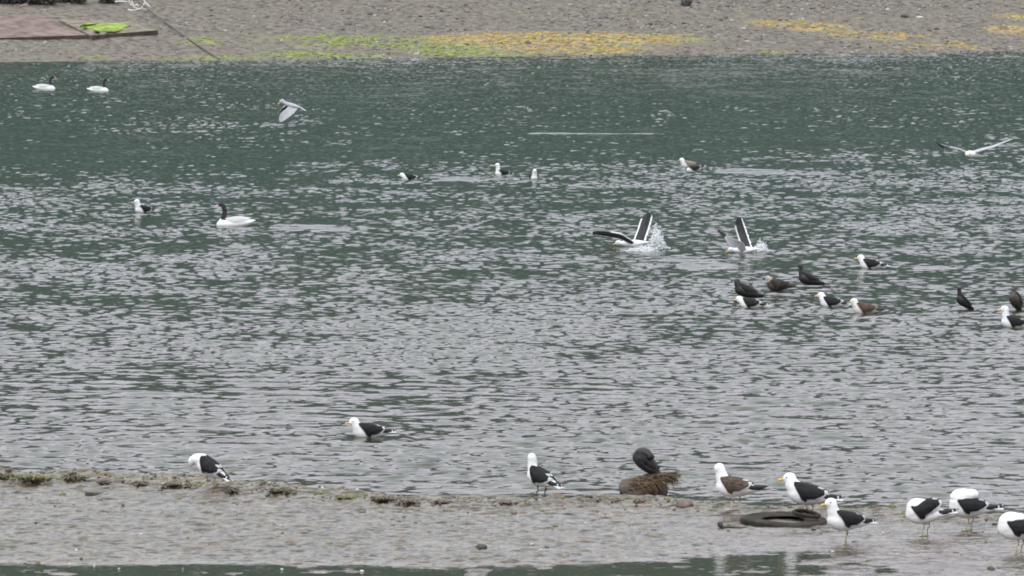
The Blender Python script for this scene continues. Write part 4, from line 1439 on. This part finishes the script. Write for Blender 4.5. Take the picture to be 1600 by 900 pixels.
m_edge_steel = mat("rusted_edge", (0.030, 0.020, 0.016), 0.8, (0.075, 0.05, 0.04), 3, bump=0.01)
m_rust = mat("rusty_slab", (0.085, 0.052, 0.045), 0.8, (0.215, 0.150, 0.132), 1.6, bump=0.03, bscale=6, detail=10)
m_conc = mat("weathered_slab", (0.10, 0.085, 0.062), 0.85, (0.235, 0.195, 0.155), 1.8, bump=0.03, bscale=8, detail=8)
slab("slab", "rusty reddish-brown slab lying on the far beach at the left frame edge", [(-160, 70), (-160, 30), (62, 27), (137, 60)], 0.10, m_rust, 0.14, edge=(0, 3))
slab("slab", "grey-brown slab with bright green algae beside the rusty slab on the far beach", [(143, 62), (92, 36), (205, 40), (245, 54)], 0.20, m_conc, 0.18,
     [(133, 51), (128, 43), (190, 43), (199, 47), (180, 55), (158, 56)], edge=(0, 3))

a, b_ = at_beach(201, 2), at_beach(342, 93)
a = a + Vector((0, 0, 0.35))
b_ = b_ + Vector((0, 0, 0.02))
bm = bmesh.new()
pts = []
for t in np.linspace(0, 1, 16):
    q = a.lerp(b_, t)
    q.z -= 1.3 * t * (1 - t) * 0.28
    pts.append(q - a)
tube(bm, pts, [0.035] * 16, 8, n=3)
rp = bm_obj("mooring_rope", bm, mat("dark_rope", (0.07, 0.06, 0.055), 0.8, (0.13, 0.115, 0.105), 12))
rp.location = a
tag(rp, "dark mooring rope running from the white branch down to the far water", "rope")

m_bleach = mat("bleached_wood", (0.50, 0.48, 0.46), 0.7, (0.66, 0.64, 0.62), 8)
c0 = at_beach(213, 17)
bm = bmesh.new()
for pts in ([(-0.35, 0, 0.6), (-0.3, 0, 0.35), (-0.05, 0, 0.15), (0.15, 0, 0.02)], [(-0.4, 0.1, 0.05), (-0.1, 0, 0.02), (0.2, 0, 0.10), (0.65, 0, 0.02)], [(0.25, 0, 0.1), (0.38, 0, 0.35), (0.36, 0, 0.7)],
            [(0.38, 0, 0.42), (0.55, 0, 0.25), (0.68, 0, 0.15)], [(-0.10, 0, 0.22), (-0.22, 0, 0.45), (-0.2, 0, 0.7)], [(-0.15, 0.1, 0.1), (0.0, 0, 0.28), (0.1, -0.05, 0.2)], [(-1.0, 0.1, 0.42), (-0.7, 0.1, 0.44), (-0.4, 0, 0.42)]):
    tube(bm, pts, [0.045] + [0.04] * (len(pts) - 2) + [0.025], 8, n=4)
br = bm_obj("driftwood_branch", bm, m_bleach)
br.location = c0
tag(br, "bleached white forked branch at the top of the far beach by the rope", "branch")


def shrub(px, py, w, h, label, seed):
    base = at_beach(px, py)
    root = thing("shrub", label, "shrub", base, 0, "dark shrubs at the top of the far beach")
    r_ = random.Random(seed)
    bm = bmesh.new()
    for k in range(7):
        x0 = r_.uniform(-w, w) * 0.5
        tube(bm, [(x0 * 0.6, 0, -0.05), (x0, r_.uniform(-.2, .2), h * 0.4), (x0 * 1.3 + r_.uniform(-.2, .2), r_.uniform(-.3, .3), h * 0.85)], [0.03, 0.02, 0.008], 6, n=3)
    bm_obj("stem", bm, m_rk_brown, root)
    nl = int(1300 * w)
    cx = np.stack([rng.uniform(-w, w, nl), rng.normal(0, 0.35, nl), rng.uniform(0.04, 1, nl) * h], 1)
    keep_ = (cx[:, 0] / w) ** 2 + ((cx[:, 2] / h - 0.3) / 0.75) ** 2 + 0.5 * (fbm(cx[:, 0] * 3, cx[:, 2] * 3 + seed, seed, 2) - 0.5) < 1
    cx = cx[keep_]
    d1 = rng.normal(0, 1, (len(cx), 3))
    d1 /= np.linalg.norm(d1, axis=1)[:, None]
    d2 = np.cross(d1, rng.normal(0, 1, (len(cx), 3)))
    d2 /= np.linalg.norm(d2, axis=1)[:, None]
    s_ = 0.05 + 0.05 * rng.random((len(cx), 1))
    v = np.stack([cx - d1 * s_ * 1.5, cx + d2 * s_ * 0.6, cx + d1 * s_ * 1.5, cx - d2 * s_ * 0.6], 1).reshape(-1, 3)
    f = np.arange(len(v)).reshape(-1, 4)
    link("foliage", raw_mesh("foliage", v, f, False), mat("shrub_leaf", (0.022, 0.026, 0.022), 0.7, (0.06, 0.065, 0.05), 2), root)
    return root


shrub(14, 5, 0.7, 0.9, "dark shrub at the top left corner above the rusty slab", 1)
shrub(58, 6, 1.0, 0.9, "wide dark shrub at the top of the far beach, second from the left corner", 2)
shrub(112, 4, 0.7, 0.7, "low dark shrub at the top of the far beach left of the white branch", 3)
shrub(172, 4, 0.45, 0.5, "small dark shrub right beside the bleached white branch", 4)
